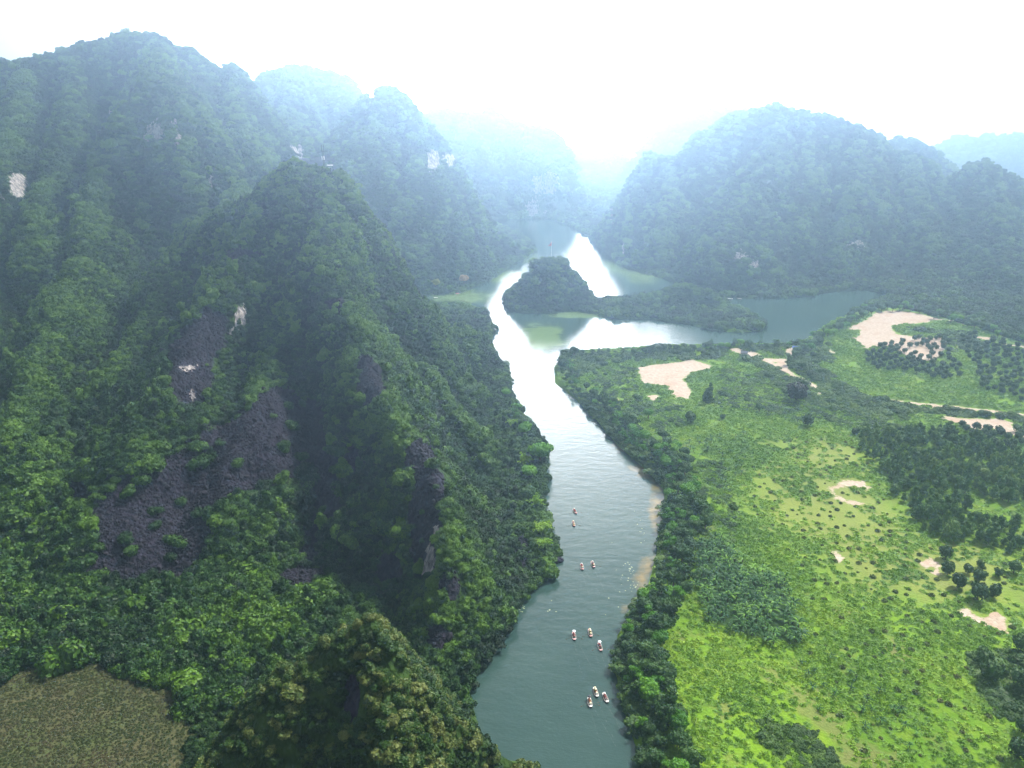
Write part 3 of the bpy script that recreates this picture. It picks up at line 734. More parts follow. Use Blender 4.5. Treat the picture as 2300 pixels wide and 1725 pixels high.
scatter('ground_cover', np.stack([TX, TY, tz], 1), rng.integers(0, 4, nt_), np.stack([0 * TX, 0 * TX, rng.random(nt_) * 6.28], 1),
    ts[:, None] * np.stack([np.ones(nt_), np.ones(nt_), 0.5 + 0.6 * rng.random(nt_)], 1), 0.45 * fbm(TX / 22, TY / 22, 55, 3) + 0.15 * rng.normal(size=nt_), TG,
    'low lime green leafy creeper covering the open field')
# meadow grass in the hollow
MX, MY = region([(-60,1520),(20,1465),(60,1430),(140,1405),(240,1410),(330,1440),(400,1500),(440,1580),(440,1720),(-60,1740)], 9000)
mz, ml, _ = terr(MX, MY); q = ml == -1; MX, MY, mz = MX[q], MY[q], mz[q]; k_ = len(MX)
LD = leaf_mat('dry_grass', (0.03, 0.05, 0.008), (0.045, 0.055, 0.014), (0.08, 0.065, 0.03), 0.2, True, 0.1)
DC = bpy.data.collections.new('dry_tufts')
for k in range(3):
    r = np.random.default_rng(400 + k); n = 22; a = r.random(n) * 6.28; d = r.random(n) * .5
    c = np.stack([np.cos(a) * d, np.sin(a) * d, 0.3 + 0 * a], 1)
    v, f, l = cards(c, unit(np.stack([.4 * np.cos(a), .4 * np.sin(a), 1 + 0 * a], 1) + .25 * r.normal(size=(n, 3))), 0.4, r, 2.2)
    DC.objects.link(bpy.data.objects.new('grass_tuft', mesh_from('grass_tuft', v, f, [LD], l)))
scatter('grass', np.stack([MX, MY, mz - .05], 1), rng.integers(0, 3, k_), np.stack([0 * MX, 0 * MX, rng.random(k_) * 6.28], 1), (0.35 + .4 * rng.random(k_))[:, None] * np.ones(3),
    0.3 * fbm(MX / 9, MY / 9, 8, 3), gn_group(DC), 'rough brown grass tufts in the lower left meadow')
# scrub masses
SCR = [([(1600,770),(1680,765),(1780,800),(1850,850),(1960,880),(2000,870),(2140,890),(2300,905),(2300,925),(2130,905),(1990,890),(1900,900),(1780,885),(1700,850),(1640,800)], 1500, 1.9),
 ([(1210,770),(1390,755),(1560,750),(1700,745),(1800,745),(1800,790),(1700,780),(1600,760),(1540,775),(1390,775),(1300,790),(1240,820)], 900, 2.0),
 ([(1240,850),(1300,860),(1420,960),(1490,1050),(1480,1180),(1440,1300),(1400,1400),(1420,1560),(1460,1720),(1400,1740),(1350,1560),(1330,1400),(1420,1230),(1440,1060),(1340,960)], 2600, 1.5),
 ([(1440,1000),(1560,1000),(1600,1120),(1560,1220),(1500,1180),(1470,1100)], 500, 0.9), ([(1250,800),(1370,790),(1380,850),(1480,880),(1460,960),(1340,880)], 500, 1.2),
 ([(1560,800),(1660,810),(1760,880),(1900,880),(1960,900),(1940,980),(1850,930),(1700,900),(1540,880)], 1100, 1.2),
 ([(1980,700),(2100,730),(2140,760),(2060,760),(1990,735)], 200, 2.0), ([(2090,1420),(2230,1400),(2260,1560),(2140,1540)], 260, 1.3), ([(1640,1560),(1760,1580),(1840,1680),(1700,1680)], 120, 0.9)]
cx, cy, cs = [], [], []
for poly, n, sz_ in SCR:
    X, Y = region(poly, n); cx.append(X); cy.append(Y); cs.append(np.full(len(X), sz_))
cx, cy, cs = map(np.concatenate, (cx, cy, cs)); cz, cl_, cd = terr(cx, cy)
q = (cd > 0.8) & (sandy(cx, cy) < -1.5) & (vnoise(cx / 7, cy / 7, 3) > 0.25); cx, cy, cs, cz = cx[q], cy[q], cs[q], cz[q]; k_ = len(cx)
cs = cs * np.exp(.35 * rng.normal(size=k_))
scatter('scrub', np.stack([cx, cy, cz - .1 * cs], 1), rng.integers(0, 4, k_), np.stack([0 * cx, 0 * cx, rng.random(k_) * 6.28], 1), cs[:, None] * np.stack([np.ones(k_), np.ones(k_), .5 + .5 * rng.random(k_)], 1),
    0.3 * fbm(cx / 14, cy / 14, 66, 3) + .12 * rng.normal(size=k_), SG, 'tangled green scrub between the bank trees and the field paths')

# ------------------------------------------------------------------ landmarks that labels point to
MARK = [(c4([(1450,470)])[0], 'the curved sand patch'), (c4([(1400,750)])[0], 'the small bare spot in mid field'), (c4([(1810,790)])[0], 'the hooked sand patch'), (c4([(2060,1030)])[0], 'the wide sand patch'),
 (c4([(1000,900)])[0], 'the banana grove'), (c4([(1120,230)])[0], 'the loose banana patch'), (c4([(850,300)])[0], 'the left of the loose banana patch'), (c4([(930,430)])[0], 'the bottom of the loose banana patch'), (c4([(1620,380)])[0], 'the tip of the plantation'), (c4([(1850,640)])[0], 'the lower plantation edge'),
 (c4([(1500,1100)])[0], 'the field centre below the bare spot'), (c4([(1560,1480)])[0], 'the bottom scattered bananas'), (c4([(2000,1400)])[0], 'the bottom right bush trees'), (c4([(1150,560)])[0], 'the bright strip by the bank trees'),
 (c4([(1300,200)])[0], 'the upper field scrub'), (c4([(1650,900)])[0], 'the middle right of the open field'), (c4([(1900,1620)])[0], 'the bottom edge of the picture'), (c4([(1250,750)])[0], 'the brown patch above the bananas'), (c4([(1780,1180)])[0], 'the faint trail')]
MARKS = {'shrub': MARK, 'banana': [(c4([(a, b)])[0], t) for a, b, t in [(790,720,'the top left corner of the grove'), (930,690,'the top end of the grove'), (1050,830,'the upper right side of the grove'), (1180,900,'the right shoulder of the grove'),
 (850,850,'the left side of the grove'), (960,900,'the dense middle of the grove'), (1080,980,'the middle right of the grove'), (1220,1040,'the right end of the grove'), (860,1000,'the lower left edge of the grove'), (1000,1050,'the bottom edge of the grove'), (1180,1110,'the bottom right corner of the grove')]],
 'plant': [(c4([(a, b)])[0], t) for a, b, t in [(1540,240,'the left tip of the block'), (1660,180,'the upper left corner of the block'), (1850,240,'the top edge of the block'), (2050,320,'the upper right of the block'), (1620,340,'the field side of the block'),
 (1750,420,'the middle of the block'), (1900,400,'the centre right of the block'), (2150,440,'the right side of the block'), (1700,520,'the lower left corner of the block'), (1850,570,'the narrow neck of the block'), (1820,640,'the lower field edge of the block'), (2000,640,'the lower strip of the block'), (2180,690,'the lower right end of the block')]],
 'orch': [(c7([(a, b)])[0], t) for a, b, t in [(260,580,'the left end of the orchard'), (520,560,'the lower rim of the sand flat'), (720,480,'the trees standing on bare sand'), (950,540,'the middle of the sandy grove'), (1130,500,'the right rim of the sand flat'), (450,740,'the lower left rows'), (700,720,'the rows below the sand'),
 (950,780,'the lowest middle rows'), (1250,820,'the bare brown strip'), (1350,400,'the upper left of the right orchard'), (1650,440,'the top rows of the right orchard'), (1900,480,'the sandy dashes in the right orchard'), (1480,640,'the left side of the right orchard'), (1750,680,'the middle of the right orchard'),
 (1980,780,'the right side of the right orchard'), (1580,850,'the lower left of the right orchard'), (1800,980,'the lower rows of the right orchard'), (2000,1050,'the lowest right corner rows'), (1270,1430,'the left end of the bare strip'), (1450,1540,'the lower side of the bare strip'), (1650,1600,'the middle of the bare strip'), (1900,1500,'the right part of the bare strip'), (2000,1680,'the far right below the bare strip')]],
 'bank': [((1210,830),'the river fork'), ((1270,885),'the upper bank bend'), ((1340,965),'the yellow shallows'), ((1410,1030),'the orange mud shore'), ((1450,1090),'the widest part of the river'), ((1445,1160),'the boulder level bank'), ((1430,1230),'the grove side bank'),
  ((1400,1300),'the pinkish shallows'), ((1360,1370),'the middle boats'), ((1360,1450),'the narrowest bank point'), ((1380,1530),'the nearest boats'), ((1420,1640),'the bottom of the picture')],
 'north': [((1215,790),'the river fork'), ((1290,768),'the thin far bank'), ((1370,765),'the left corner of the sand patch'), ((1450,760),'the top of the sand patch'), ((1530,757),'the right corner of the sand patch'), ((1610,752),'the grey shed'), ((1700,750),'the blue roofed hut'),
  ((1770,735),'the channel mouth'), ((1830,700),'the left sand rim'), ((1890,672),'the top of the sand flat'), ((1990,680),'the start of the foot track'), ((2090,705),'the middle of the foot track'), ((2200,740),'the right edge of the picture')]}
ORD = ['nearest', 'second nearest', 'third nearest', 'fourth nearest', 'fifth nearest', 'sixth nearest']
def spread_labels(objs, key):
    """name the landmark each repeat stands nearest to, on which side, and its rank by distance"""
    best = {}
    for o in objs:
        x, y = proj(o.location.x, o.location.y, 2.0); d = [math.hypot(x - a, (y - b) * 1.6) for (a, b), _ in MARKS[key]]; k = int(np.argmin(d))
        dx, dy = x - MARKS[key][k][0][0], (y - MARKS[key][k][0][1]) * 1.6
        side = ('right of' if dx > 0 else 'left of') if abs(dx) > abs(dy) else ('below' if dy > 0 else 'above')
        best.setdefault((k, side, o['group']), []).append((d[k], o))
    for (k, side, gname), lst in best.items():
        t = MARKS[key][k][1]; lst.sort(key=lambda q: q[0])
        for i, (_, o) in enumerate(lst):
            o['label'] = f"{o['label']}, {ORD[i] if i < 6 else 'farther'} {side} {t}"; o['group'] = f'{gname} {t}'[:90]
PLACED = []
# ------------------------------------------------------------------ trees and plants as things
BARK = plain('bark', (0.10, 0.075, 0.05), 0.9)
LT = [leaf_mat('bank_leaf', (0.018, 0.055, 0.014), (0.04, 0.105, 0.022), (0.10, 0.19, 0.03), 0.3),
      leaf_mat('bright_leaf', (0.04, 0.15, 0.012), (0.10, 0.27, 0.018), (0.22, 0.42, 0.03), 0.35),
      leaf_mat('bamboo_leaf', (0.09, 0.22, 0.012), (0.19, 0.36, 0.02), (0.34, 0.48, 0.04), 0.4)]
LO = leaf_mat('orchard_leaf', (0.012, 0.042, 0.012), (0.026, 0.075, 0.018), (0.06, 0.13, 0.024), 0.15)
LP = leaf_mat('plantation_leaf', (0.018, 0.065, 0.010), (0.055, 0.14, 0.016), (0.18, 0.27, 0.028), 0.25)
LH = leaf_mat('shrub_leaf', (0.045, 0.080, 0.014), (0.090, 0.13, 0.025), (0.17, 0.17, 0.06), 0.2)
LBN = leaf_mat('banana_leaf', (0.008, 0.045, 0.014), (0.022, 0.095, 0.018), (0.20, 0.40, 0.03), 0.25)
LPU = leaf_mat('purple_leaf', (0.012, 0.012, 0.018), (0.022, 0.022, 0.030), (0.035, 0.045, 0.035), 0.1)
LY_ = leaf_mat('yellow_leaf', (0.18, 0.20, 0.03), (0.40, 0.38, 0.05), (0.60, 0.55, 0.08), 0.3)
LOR = leaf_mat('orange_leaf', (0.20, 0.12, 0.05), (0.36, 0.22, 0.09), (0.45, 0.30, 0.14), 0.3)
def crown_trunk(kind, k, mat):
    r = np.random.default_rng(900 + k)
    if kind == 'broad':
        lb = rand_lobes(r, 3.0, 2.2, 6, 4.3); cv = join(core(lb, 0.66, r) + [lobes_cloud(lb, 620, 0.62, r)])
        tr = [tube([(0, 0, -1), (.1, 0, 1.2), (.15, .1, 2.8), (0, 0, 4.6)], [.34, .26, .2, .1])]
        for c, q in lb[1:]: tr.append(tube([(.1, .05, 2.0), tuple(np.array(c) * (.5, .5, .8)), c], [.14, .1, .04], 5))
    elif kind == 'tiered':               # layered, broken crown
        lb = [((r.normal() * 1.3, r.normal() * 1.3, 2.6 + 1.1 * i + r.normal() * .3), (1.6 + .5 * r.random() - .12 * i,) * 2 + (.75,)) for i in range(6)]
        cv = join(core(lb, 0.6, r) + [lobes_cloud(lb, 640, 0.6, r, jit=.7)])
        tr = [tube([(0, 0, -1), (.2, 0, 3), (-.1, .2, 6.5), (0, 0, 8.2)], [.3, .2, .12, .05])]
        for c, q in lb: tr.append(tube([(.05, .05, c[2] - 1.2), c], [.1, .04], 5))
    elif kind == 'dense':                # clipped-looking round orchard tree
        lb = rand_lobes(r, 1.75, 1.6, 6, 2.2); lb[0] = ((0, 0, 2.2), (1.6, 1.6, 1.7))
        cv = join(core(lb, 0.78, r) + [lobes_cloud(lb, 430, 0.42, r, down=-.75, jit=.45)])
        tr = [tube([(0, 0, -.5), (0, .05, .8), (.05, 0, 2.0)], [.2, .15, .1])]
        for c, q in lb[1:5]: tr.append(tube([(.03, 0, 1.0), c], [.08, .03], 5))
    elif kind == 'slim':
        lb = [((r.normal() * .35, r.normal() * .35, 1.6 + .75 * i), (1.35 - .17 * i,) * 2 + (.8,)) for i in range(5)]
        cv = join(core(lb, 0.66, r) + [lobes_cloud(lb, 380, 0.45, r, down=-.6)])
        tr = [tube([(0, 0, -.5), (.05, 0, 2), (0, 0, 4.6)], [.16, .11, .04])] + [tube([(0, 0, c[2] - .5), (c[0] * 2, c[1] * 2, c[2])], [.05, .02], 4) for c, q in lb]
    elif kind == 'spire':
        lb = [((r.normal() * .5, r.normal() * .5, 1.5 + 1.25 * i), (2.9 - .34 * i,) * 2 + (1.3,)) for i in range(8)]
        cv = join(core(lb, 0.66, r) + [lobes_cloud(lb, 900, 0.6, r, down=-.6, jit=.7)])
        tr = [tube([(0, 0, -1), (.1, 0, 5), (0, 0, 11)], [.35, .2, .06])] + [tube([(0, 0, c[2] - .5), (c[0] * 3, c[1] * 3, c[2])], [.1, .03], 4) for c, q in lb]
    elif kind == 'bamboo':
        parts, tr = [], []
        for i in range(26):
            a = r.random() * 6.28; h = 6 + 4 * r.random(); out = 1.5 + 3.5 * r.random()
            t = np.linspace(0, 1, 7); x = .5 * r.normal() + out * t ** 2.2 * math.cos(a); y = .5 * r.normal() + out * t ** 2.2 * math.sin(a); z = h * (t - .28 * t ** 3)
            p = np.stack([x, y, z], 1); tr.append(tube(list(p), [.06] * 3 + [.05, .04, .03, .015], 4))
            tt = .35 + .65 * r.random(34); c = np.stack([np.interp(tt, t, p[:, k]) for k in range(3)], 1) + r.normal(size=(34, 3)) * (.30, .30, .28) - (0, 0, .25)
            parts.append(cards(c, unit(r.normal(size=(34, 3)) + (0, 0, 1.2)), 0.55, r, 1.9))
        cv = join(parts)
    elif kind == 'mound':                # spiky field shrub
        parts, tr = [], []
        n = 150; u = unit(r.normal(size=(n, 3))); u[:, 2] = np.abs(u[:, 2]); c = u * (.95, .95, .75) * (.55 + .5 * r.random((n, 1))) + (0, 0, .15)
        parts.append(cards(c, unit(u + .6 * r.normal(size=(n, 3))), 0.34, r, 2.0)); lb = [((0, 0, .25), (.8, .8, .6))]
        cv = join(core(lb, .85, r) + parts)
        for i in range(5): tr.append(tube([(0, 0, -.2), tuple(u[i] * .7)], [.04, .015], 4))
    elif kind == 'banana':
        parts = []; tr = [tube([(0, 0, -.3), (.03, 0, 1.0), (0, .04, 1.9)], [.16, .13, .07], 6)]
        for i in range(9):
            a = i * 2.4 + r.normal() * .3; L_ = 2.2 + .9 * r.random(); up = .5 + .9 * r.random() + (.8 if i > 6 else 0)
            n = 6; vv = []
            for j in range(n):
                t = j / (n - 1); d = L_ * (t - .12 * t * t) * (1.0 if i < 7 else .6); z = 1.75 + up * L_ * .55 * (t * 1.4 - 1.25 * t * t)
                w_ = .21 * math.sin(math.pi * min(1, .12 + .84 * t)) + .02
                px_, py_ = math.cos(a) * d, math.sin(a) * d; nx, ny = -math.sin(a), math.cos(a)
                vv += [(px_ + nx * w_, py_ + ny * w_, z - .08), (px_, py_, z), (px_ - nx * w_, py_ - ny * w_, z - .08)]
            ff = []
            for j in range(n - 1):
                b_ = 3 * j; ff += [(b_, b_ + 3, b_ + 4, b_ + 1), (b_ + 1, b_ + 4, b_ + 5, b_ + 2)]
            parts.append((np.array(vv), ff, np.full(len(vv), 1.6 if (i == 8 and k % 3 == 0) else r.random() * .8)))
        cv = join(parts)
    tv = join(tr)
    return cv, tv
def proto_thing(name, kind, k, mat, split):
    """a tree: Empty > crown, trunk (split) or one mesh of both"""
    cv, tv = crown_trunk(kind, k, mat)
    if split:
        root = bpy.data.objects.new(name, None); root.empty_display_size = 0.5
        a = bpy.data.objects.new('crown', mesh_from('crown', cv[0], cv[1], [mat], cv[2]))
        b = bpy.data.objects.new('trunk', mesh_from('trunk', tv[0], tv[1], [BARK], tv[2]))
        return (root, a, b)
    v, f, l = join([cv, tv])
    return (bpy.data.objects.new(name, mesh_from(name, v, f, [mat, BARK], l, [0] * len(cv[1]) + [1] * len(tv[1]))),)
def place(pr, x, y, z, s, label, cat, group=None, rz=None, sz=1.0, lean=0.0):
    o = pr[0].copy(); COL.objects.link(o)
    o.location = (x, y, z); o.scale = (s, s, s * sz); o.rotation_euler = (random.gauss(0, .04) + lean, random.gauss(0, .04), random.random() * 6.28 if rz is None else rz)
    for c in pr[1:]:
        d = c.copy(); COL.objects.link(d); d.parent = o
    PLACED.append(o)
    return tag(o, label, cat, group)
def zt(x, y): return float(terr(np.array([x]), np.array([y]))[0][0])
def along(pts, z=0.0):
    g = np.array(gpoly(pts, z)); L_ = np.r_[0, np.cumsum(np.hypot(*np.diff(g, axis=0).T))]
    return g, L_
BT = [proto_thing('bank_tree', kd, k, LT[mt], True) for k, (kd, mt) in enumerate([('broad', 0), ('broad', 0), ('tiered', 0), ('broad', 1), ('tiered', 1), ('broad', 0), ('tiered', 0), ('spire', 0)])]
# right bank row
g, L_ = along([(1205,800),(1225,845),(1250,862),(1300,912),(1345,966),(1405,1018),(1442,1060),(1438,1120),(1428,1190),(1410,1260),(1376,1320),(1345,1370),(1340,1450),(1355,1520),(1380,1600),(1400,1659),(1425,1740)])
s_ = 0.0; cnt = 0
while s_ < L_[-1]:
    x = np.interp(s_, L_, g[:, 0]); y = np.interp(s_, L_, g[:, 1])
    i = min(np.searchsorted(L_, s_, 'right'), len(g) - 1); d = unit(g[i] - g[i - 1]); nx, ny = -d[1], d[0]
    if nx < 0: nx, ny = -nx, -ny
    wid = 7 + 10 * vnoise(np.array(s_ / 25), np.array(0.5), 4)
    st = 'near' if y < 215 else ('middle' if y < 330 else 'far')
    for off in np.arange(1.5, wid, 4.6):
        if random.random() < .10: continue
        ox = off + random.uniform(-1.5, 1.5) + .8; X, Y = x + nx * ox + random.uniform(-1.5, 1.5), y + ny * ox + random.uniform(-1.5, 1.5)
        sc_ = random.uniform(.62, 1.05) * (1.1 if off > 4 else .8) * (.85 if y > 330 else 1)
        k = random.choice([0, 1, 2, 3, 4, 5, 6, 0, 5]); lb_ = 'bright green' if k in (3, 4) else 'dark green'
        place(BT[k], X, Y, zt(X, Y) - .2, sc_ * random.uniform(.9, 1.1), f'{lb_} bank tree', 'tree', f'{lb_} right bank trees by'); cnt += 1
    s_ += 4.3 if y < 330 else 5.0
spread_labels(PLACED, 'bank'); n_mark = len(PLACED)
# north bank and cape
def row(pts, step, wid, sc0, sc1, ks, label, group, cat='tree'):
    g, L_ = along(pts, 2.0); s_ = 0
    while s_ < L_[-1]:
        X = np.interp(s_, L_, g[:, 0]) + random.uniform(-wid, wid); Y = np.interp(s_, L_, g[:, 1]) + random.uniform(-wid, wid)
        place(BT[random.choice(ks)], X, Y, zt(X, Y) - .2, random.uniform(sc0, sc1), label, cat, group); s_ += step * random.uniform(.7, 1.3)
row([(1212,800),(1225,778),(1238,770)], 3.2, 2.5, .9, 1.3, [0, 1, 5], 'big tree of the fork point clump', 'fork point trees by')
row([(1245,766),(1300,768),(1350,768),(1380,766)], 5.5, 1.5, .5, .75, [0, 2, 6], 'small separate tree', 'small trees by')
row([(1385,762),(1450,758),(1520,756)], 4.0, 3.5, .6, .9, [0, 2, 6, 1], 'thicket tree', 'thicket trees by')
row([(1525,757),(1600,752),(1690,752),(1740,748)], 4.6, 4.5, .6, .9, [0, 2, 3, 6], 'channel shore tree', 'channel shore trees by')
row([(1720,770),(1760,745),(1790,722),(1850,690),(1880,672),(1950,667)], 3.6, 4.5, .8, 1.05, [0, 1, 3, 5], 'tall tree of the curved belt', 'curved belt trees by')
row([(1960,668),(2040,690),(2120,715),(2240,755)], 4.6, 6.0, .8, 1.1, [0, 1, 3, 5], 'hill foot tree', 'hill foot trees by')
row([(1430,950),(1490,1010)], 5.5, 3.0, .8, 1.0, [0, 3], 'tree behind the bank row', 'trees just behind the bank row by')
spread_labels(PLACED[n_mark:], 'north')
# big overhanging trees and bamboo on the left bank
BB = [proto_thing('bamboo_clump', 'bamboo', 30 + k, LT[2], True) for k in range(3)]
for x, y, s, kd, lb_ in [(1172,1005,1.95,3,'largest bright green tree leaning over the river from the left bank'), (1140,945,1.3,3,'green tree just upstream of the largest overhanging left bank tree'),
    (1118,905,1.1,4,'green tree where the left bank narrows above the big overhanging tree'), (1150,1040,1.35,3,'bright tree just below the largest overhanging left bank tree'),
    (1150,1085,1.15,1,'dark tree between the overhanging trees and the bamboo'), (1080,815,0.9,0,'dark tree at the water on the cape below the mast hill'),
    (1100,860,.9,3,'yellow green bush tree on the small left bank spit')]:
    p = G(x, y, 1.0); place(BT[kd], p[0] - 1.5, p[1], zt(p[0] - 1.5, p[1]) - .2, s, lb_, 'tree', sz=.85)
for i, (x, y, s, lb_) in enumerate([(1165,1100,.85,'upper bamboo clump of bright arching stems on the left bank'), (1180,1165,1.0,'largest yellow green bamboo clump arching over the water above the boulder'), (1186,1195,.8,'bamboo clump right beside the dark boulder'),
    (1140,1010,.9,'bamboo clump behind the bright left bank trees'), (1112,930,.8,'feathery bamboo clump on the upper left bank slope')]):
    p = G(x, y, 1.0); place(BB[i % 3], p[0] - 1.5, p[1], zt(p[0] - 1.5, p[1]) - .3, s, lb_, 'bamboo', lean=0)
# far shore autumn trees
for x, y, s, mt, lb_ in [(942,628,1.35,LY_,'yellow leaved tree on the far bay shore'), (1003,618,1.35,LOR,'orange brown oval tree on the far bay shore')]:
    p = G(x, y, 2.0); pr = proto_thing('autumn_tree', 'broad', 40 + (mt is LOR), mt, True); place(pr, p[0], p[1], zt(p[0], p[1]) - .2, s, lb_, 'tree', sz=1.25)
# orchards: round citrus trees
OT = [proto_thing('orchard_tree', 'dense', 50 + k, LO, False) for k in range(5)]
def plant_all(XY, prs, s0, s1, label, cat, group, avoid=True, cap=300, drop=0.0, sz=1.0):
    X, Y = XY; q = terr(X, Y); m = (q[1] == -1) & (q[2] > 1)
    if avoid: m &= sandy(X, Y) < -.5
    m &= (sandy(X, Y) < 0) | (rng.random(len(X)) > .4)
    m &= (rng.random(len(X)) > drop) & (proj(X, Y, 2.0)[0] < 2235) & (proj(X, Y, 3.0)[1] < 1690)
    X, Y = X[m], Y[m]; o_ = np.argsort(Y)[:cap]
    for x, y in zip(X[o_], Y[o_]):
        place(random.choice(prs), x, y, zt(x, y) - .1, random.uniform(s0, s1), label, cat, group, sz=sz)
    if len(o_): spread_labels(PLACED[-len(o_):], 'orch' if 'orchard' in label else 'plant' if 'plantation' in label else 'banana' if label == 'dark banana plant' else 'shrub')
    return len(o_)
w1 = c7([(190,620),(280,560),(440,500),(640,430),(800,400),(1200,420),(1210,640),(1340,730),(1380,860),(1240,930),(1000,900),(880,840),(620,800),(440,820),(230,700)])
w2 = c7([(1300,350),(1560,380),(1800,440),(2300,500),(2300,1150),(2050,1150),(1800,1060),(1620,1040),(1500,880),(1420,620),(1330,420)])
w3 = c7([(1220,1420),(1600,1440),(2300,1480),(2300,1800),(1900,1760),(1500,1650),(1330,1500)])
print('orchard', plant_all(lattice(w1, 6.3, .35, .5), OT, .85, 1.2, 'round dark orchard tree', 'tree', 'left orchard trees by', avoid=False, drop=.06),
 plant_all(lattice(w2, 6.8, .35, .5), OT, .8, 1.2, 'round dark orchard tree', 'tree', 'right orchard trees by', drop=.08),
 plant_all(lattice(w3, 6.0, .4, .4), OT, .9, 1.2, 'round orchard tree', 'tree', 'bare strip orchard trees by', avoid=False, drop=.15))
# plantation block
PT = [proto_thing('plantation_tree', 'slim', 60 + k, LP, False) for k in range(5)] + [proto_thing('plantation_tree', 'dense', 66, LP, False)]
w4 = c4([(1500,240),(1560,150),(1700,140),(1860,200),(2300,350),(2300,570),(2120,530),(2000,480),(1930,480),(1980,560),(2100,590),(2300,640),(2300,790),(2200,750),(2080,710),(1900,690),(1790,650),(1710,560),(1640,470),(1600,390),(1520,310)])
print('plantation', plant_all(lattice(w4, 4.5, .9, .3), PT, .75, 1.5, 'slender dark plantation tree', 'tree', 'plantation trees by', drop=.10, cap=300))
# single round trees
single = [(1870,745,28,'upper dark round tree beside the small curved sand patch'),(1880,812,28,'middle dark round tree beside the small curved sand patch'),(1925,868,32,'lower dark round tree beside the small curved sand patch'),
 (2008,918,38,'largest dark round tree just above the wide sand patch'),(2078,908,28,'dark round tree right of the largest one above the wide sand patch'),(2015,845,27,'green oval tree above the two dark trees by the sand'),
 (1968,810,20,'small round tree right of the middle dark one'),(2020,785,17,'smallest upper tree of the group below the plantation'),(2165,805,28,'oval tree near the right edge below the plantation'),
 (2100,825,20,'small dark tree left of the oval one near the right edge'),(2195,1140,36,'dark tree at the right edge just below the wide sand patch'),(2035,1195,36,'upper dark bushy tree of the pair low on the right'),
 (2065,1265,44,'lower dark bushy tree of the pair low on the right'),(2195,1300,46,'dark tree at the right edge beside the low pair'),(2200,1490,32,'dark tree on the right edge near the bottom'),(2185,1600,46,'dark tree in the bottom right corner'),
 (770,160,24,'lone dark round tree in the upper field'),(1275,172,26,'dark bush tree in the middle of the upper field'),(910,150,12,'tiny round tree right of the lone dark one'),(1480,215,16,'small tree left of the plantation tip')]
for i, (x, y, r_, lb_) in enumerate(single):
    X_, Y_ = c4([(x, y)])[0]; p = G(X_, Y_ + r_ * .2, 2.0); dep = p[1] * cp + 163 * sp
    place(OT[i % 5], p[0], p[1], 1.9, r_ * .5 * dep / FV / 1.95 * 1.05, lb_, 'tree', sz=1.05)
pu = proto_thing('purple_tree', 'dense', 90, LPU, True)
X_, Y_ = c6([(1230, 1250)])[0]; p = G(X_, Y_, 2.0); place(pu, p[0], p[1], 1.9, 3.15, 'large round blackish purple tree beside the track fork', 'tree', sz=.95)
X_, Y_ = 1528, 868; p = G(X_, Y_, 2.0); place(BT[7], p[0], p[1], 1.9, 1.15, 'tall pointed dark tree right of the largest sandy patch', 'tree')
for x, y, s, k, lb_ in [(1375,868,.75,0,'low bushy tree under the small sand triangle'),(1400,905,.95,3,'green bushy tree between the bank row and the lone dark tree'),(1730,800,1.05,0,'tree on the right of the sandy track junction'),
    (1700,790,.9,2,'broken crowned tree beside the sandy track junction'),(1640,890,.8,0,'bushy tree left of the blackish purple tree')]:
    p = G(x, y, 2.0); place(BT[k], p[0], p[1], 1.9, s, lb_, 'tree')
# shrubs dotted over the field
SH = [proto_thing('shrub', 'mound', 120 + k, LH, False) for k in range(5)]
w5 = c4([(1080,210),(1300,200),(1500,240),(1600,400),(1680,600),(1800,690),(2240,790),(2240,1640),(1560,1640),(1400,1450),(1280,1180),(1330,1000),(1220,800),(1080,640),(1020,420)])
print('shrubs', plant_all(lattice(w5, 6.6, .75, .2), SH, .5, 1.2, 'low spiky field shrub', 'shrub', 'low field shrubs by', drop=.12, cap=300, sz=.9))
# banana plants
BN = [proto_thing('banana_plant', 'banana', 140 + k, LBN, False) for k in range(6)]
w6 = c4([(780,700),(900,660),(1010,780),(1180,850),(1230,1000),(1280,1120),(1120,1130),(960,1080),(840,1030),(790,880)])
w7 = c4([(1180,1180),(1400,1180),(1700,1400),(1820,1560),(1640,1600),(1400,1450),(1230,1380)])
print('banana', plant_all(lattice(w6, 2.5, 1.2, .5), BN, .75, 1.35, 'dark banana plant', 'banana plant', 'banana plants by', cap=240, drop=.12),
 plant_all(lattice(w7, 5.5, .9, .5), BN, .5, .8, 'small scattered banana plant', 'banana plant', 'scattered small banana plants', cap=60, drop=.3))
w8 = c4([(730,260),(830,240),(1030,200),(1040,280),(960,480),(860,500),(830,380)])
plant_all(lattice(w8, 4.6, .9, .2), BN, .7, 1.0, 'loose patch banana plant', 'banana plant', 'banana plants behind the bank trees', drop=.25)
w9 = c4([(1100,110),(1600,110),(1560,150),(1300,140),(1250,180),(1100,170)])
plant_all(lattice(w9, 5.0, .9, .2), BN, .7, 1.0, 'upper strip banana plant', 'banana plant', 'banana plants across the upper field', drop=.2)

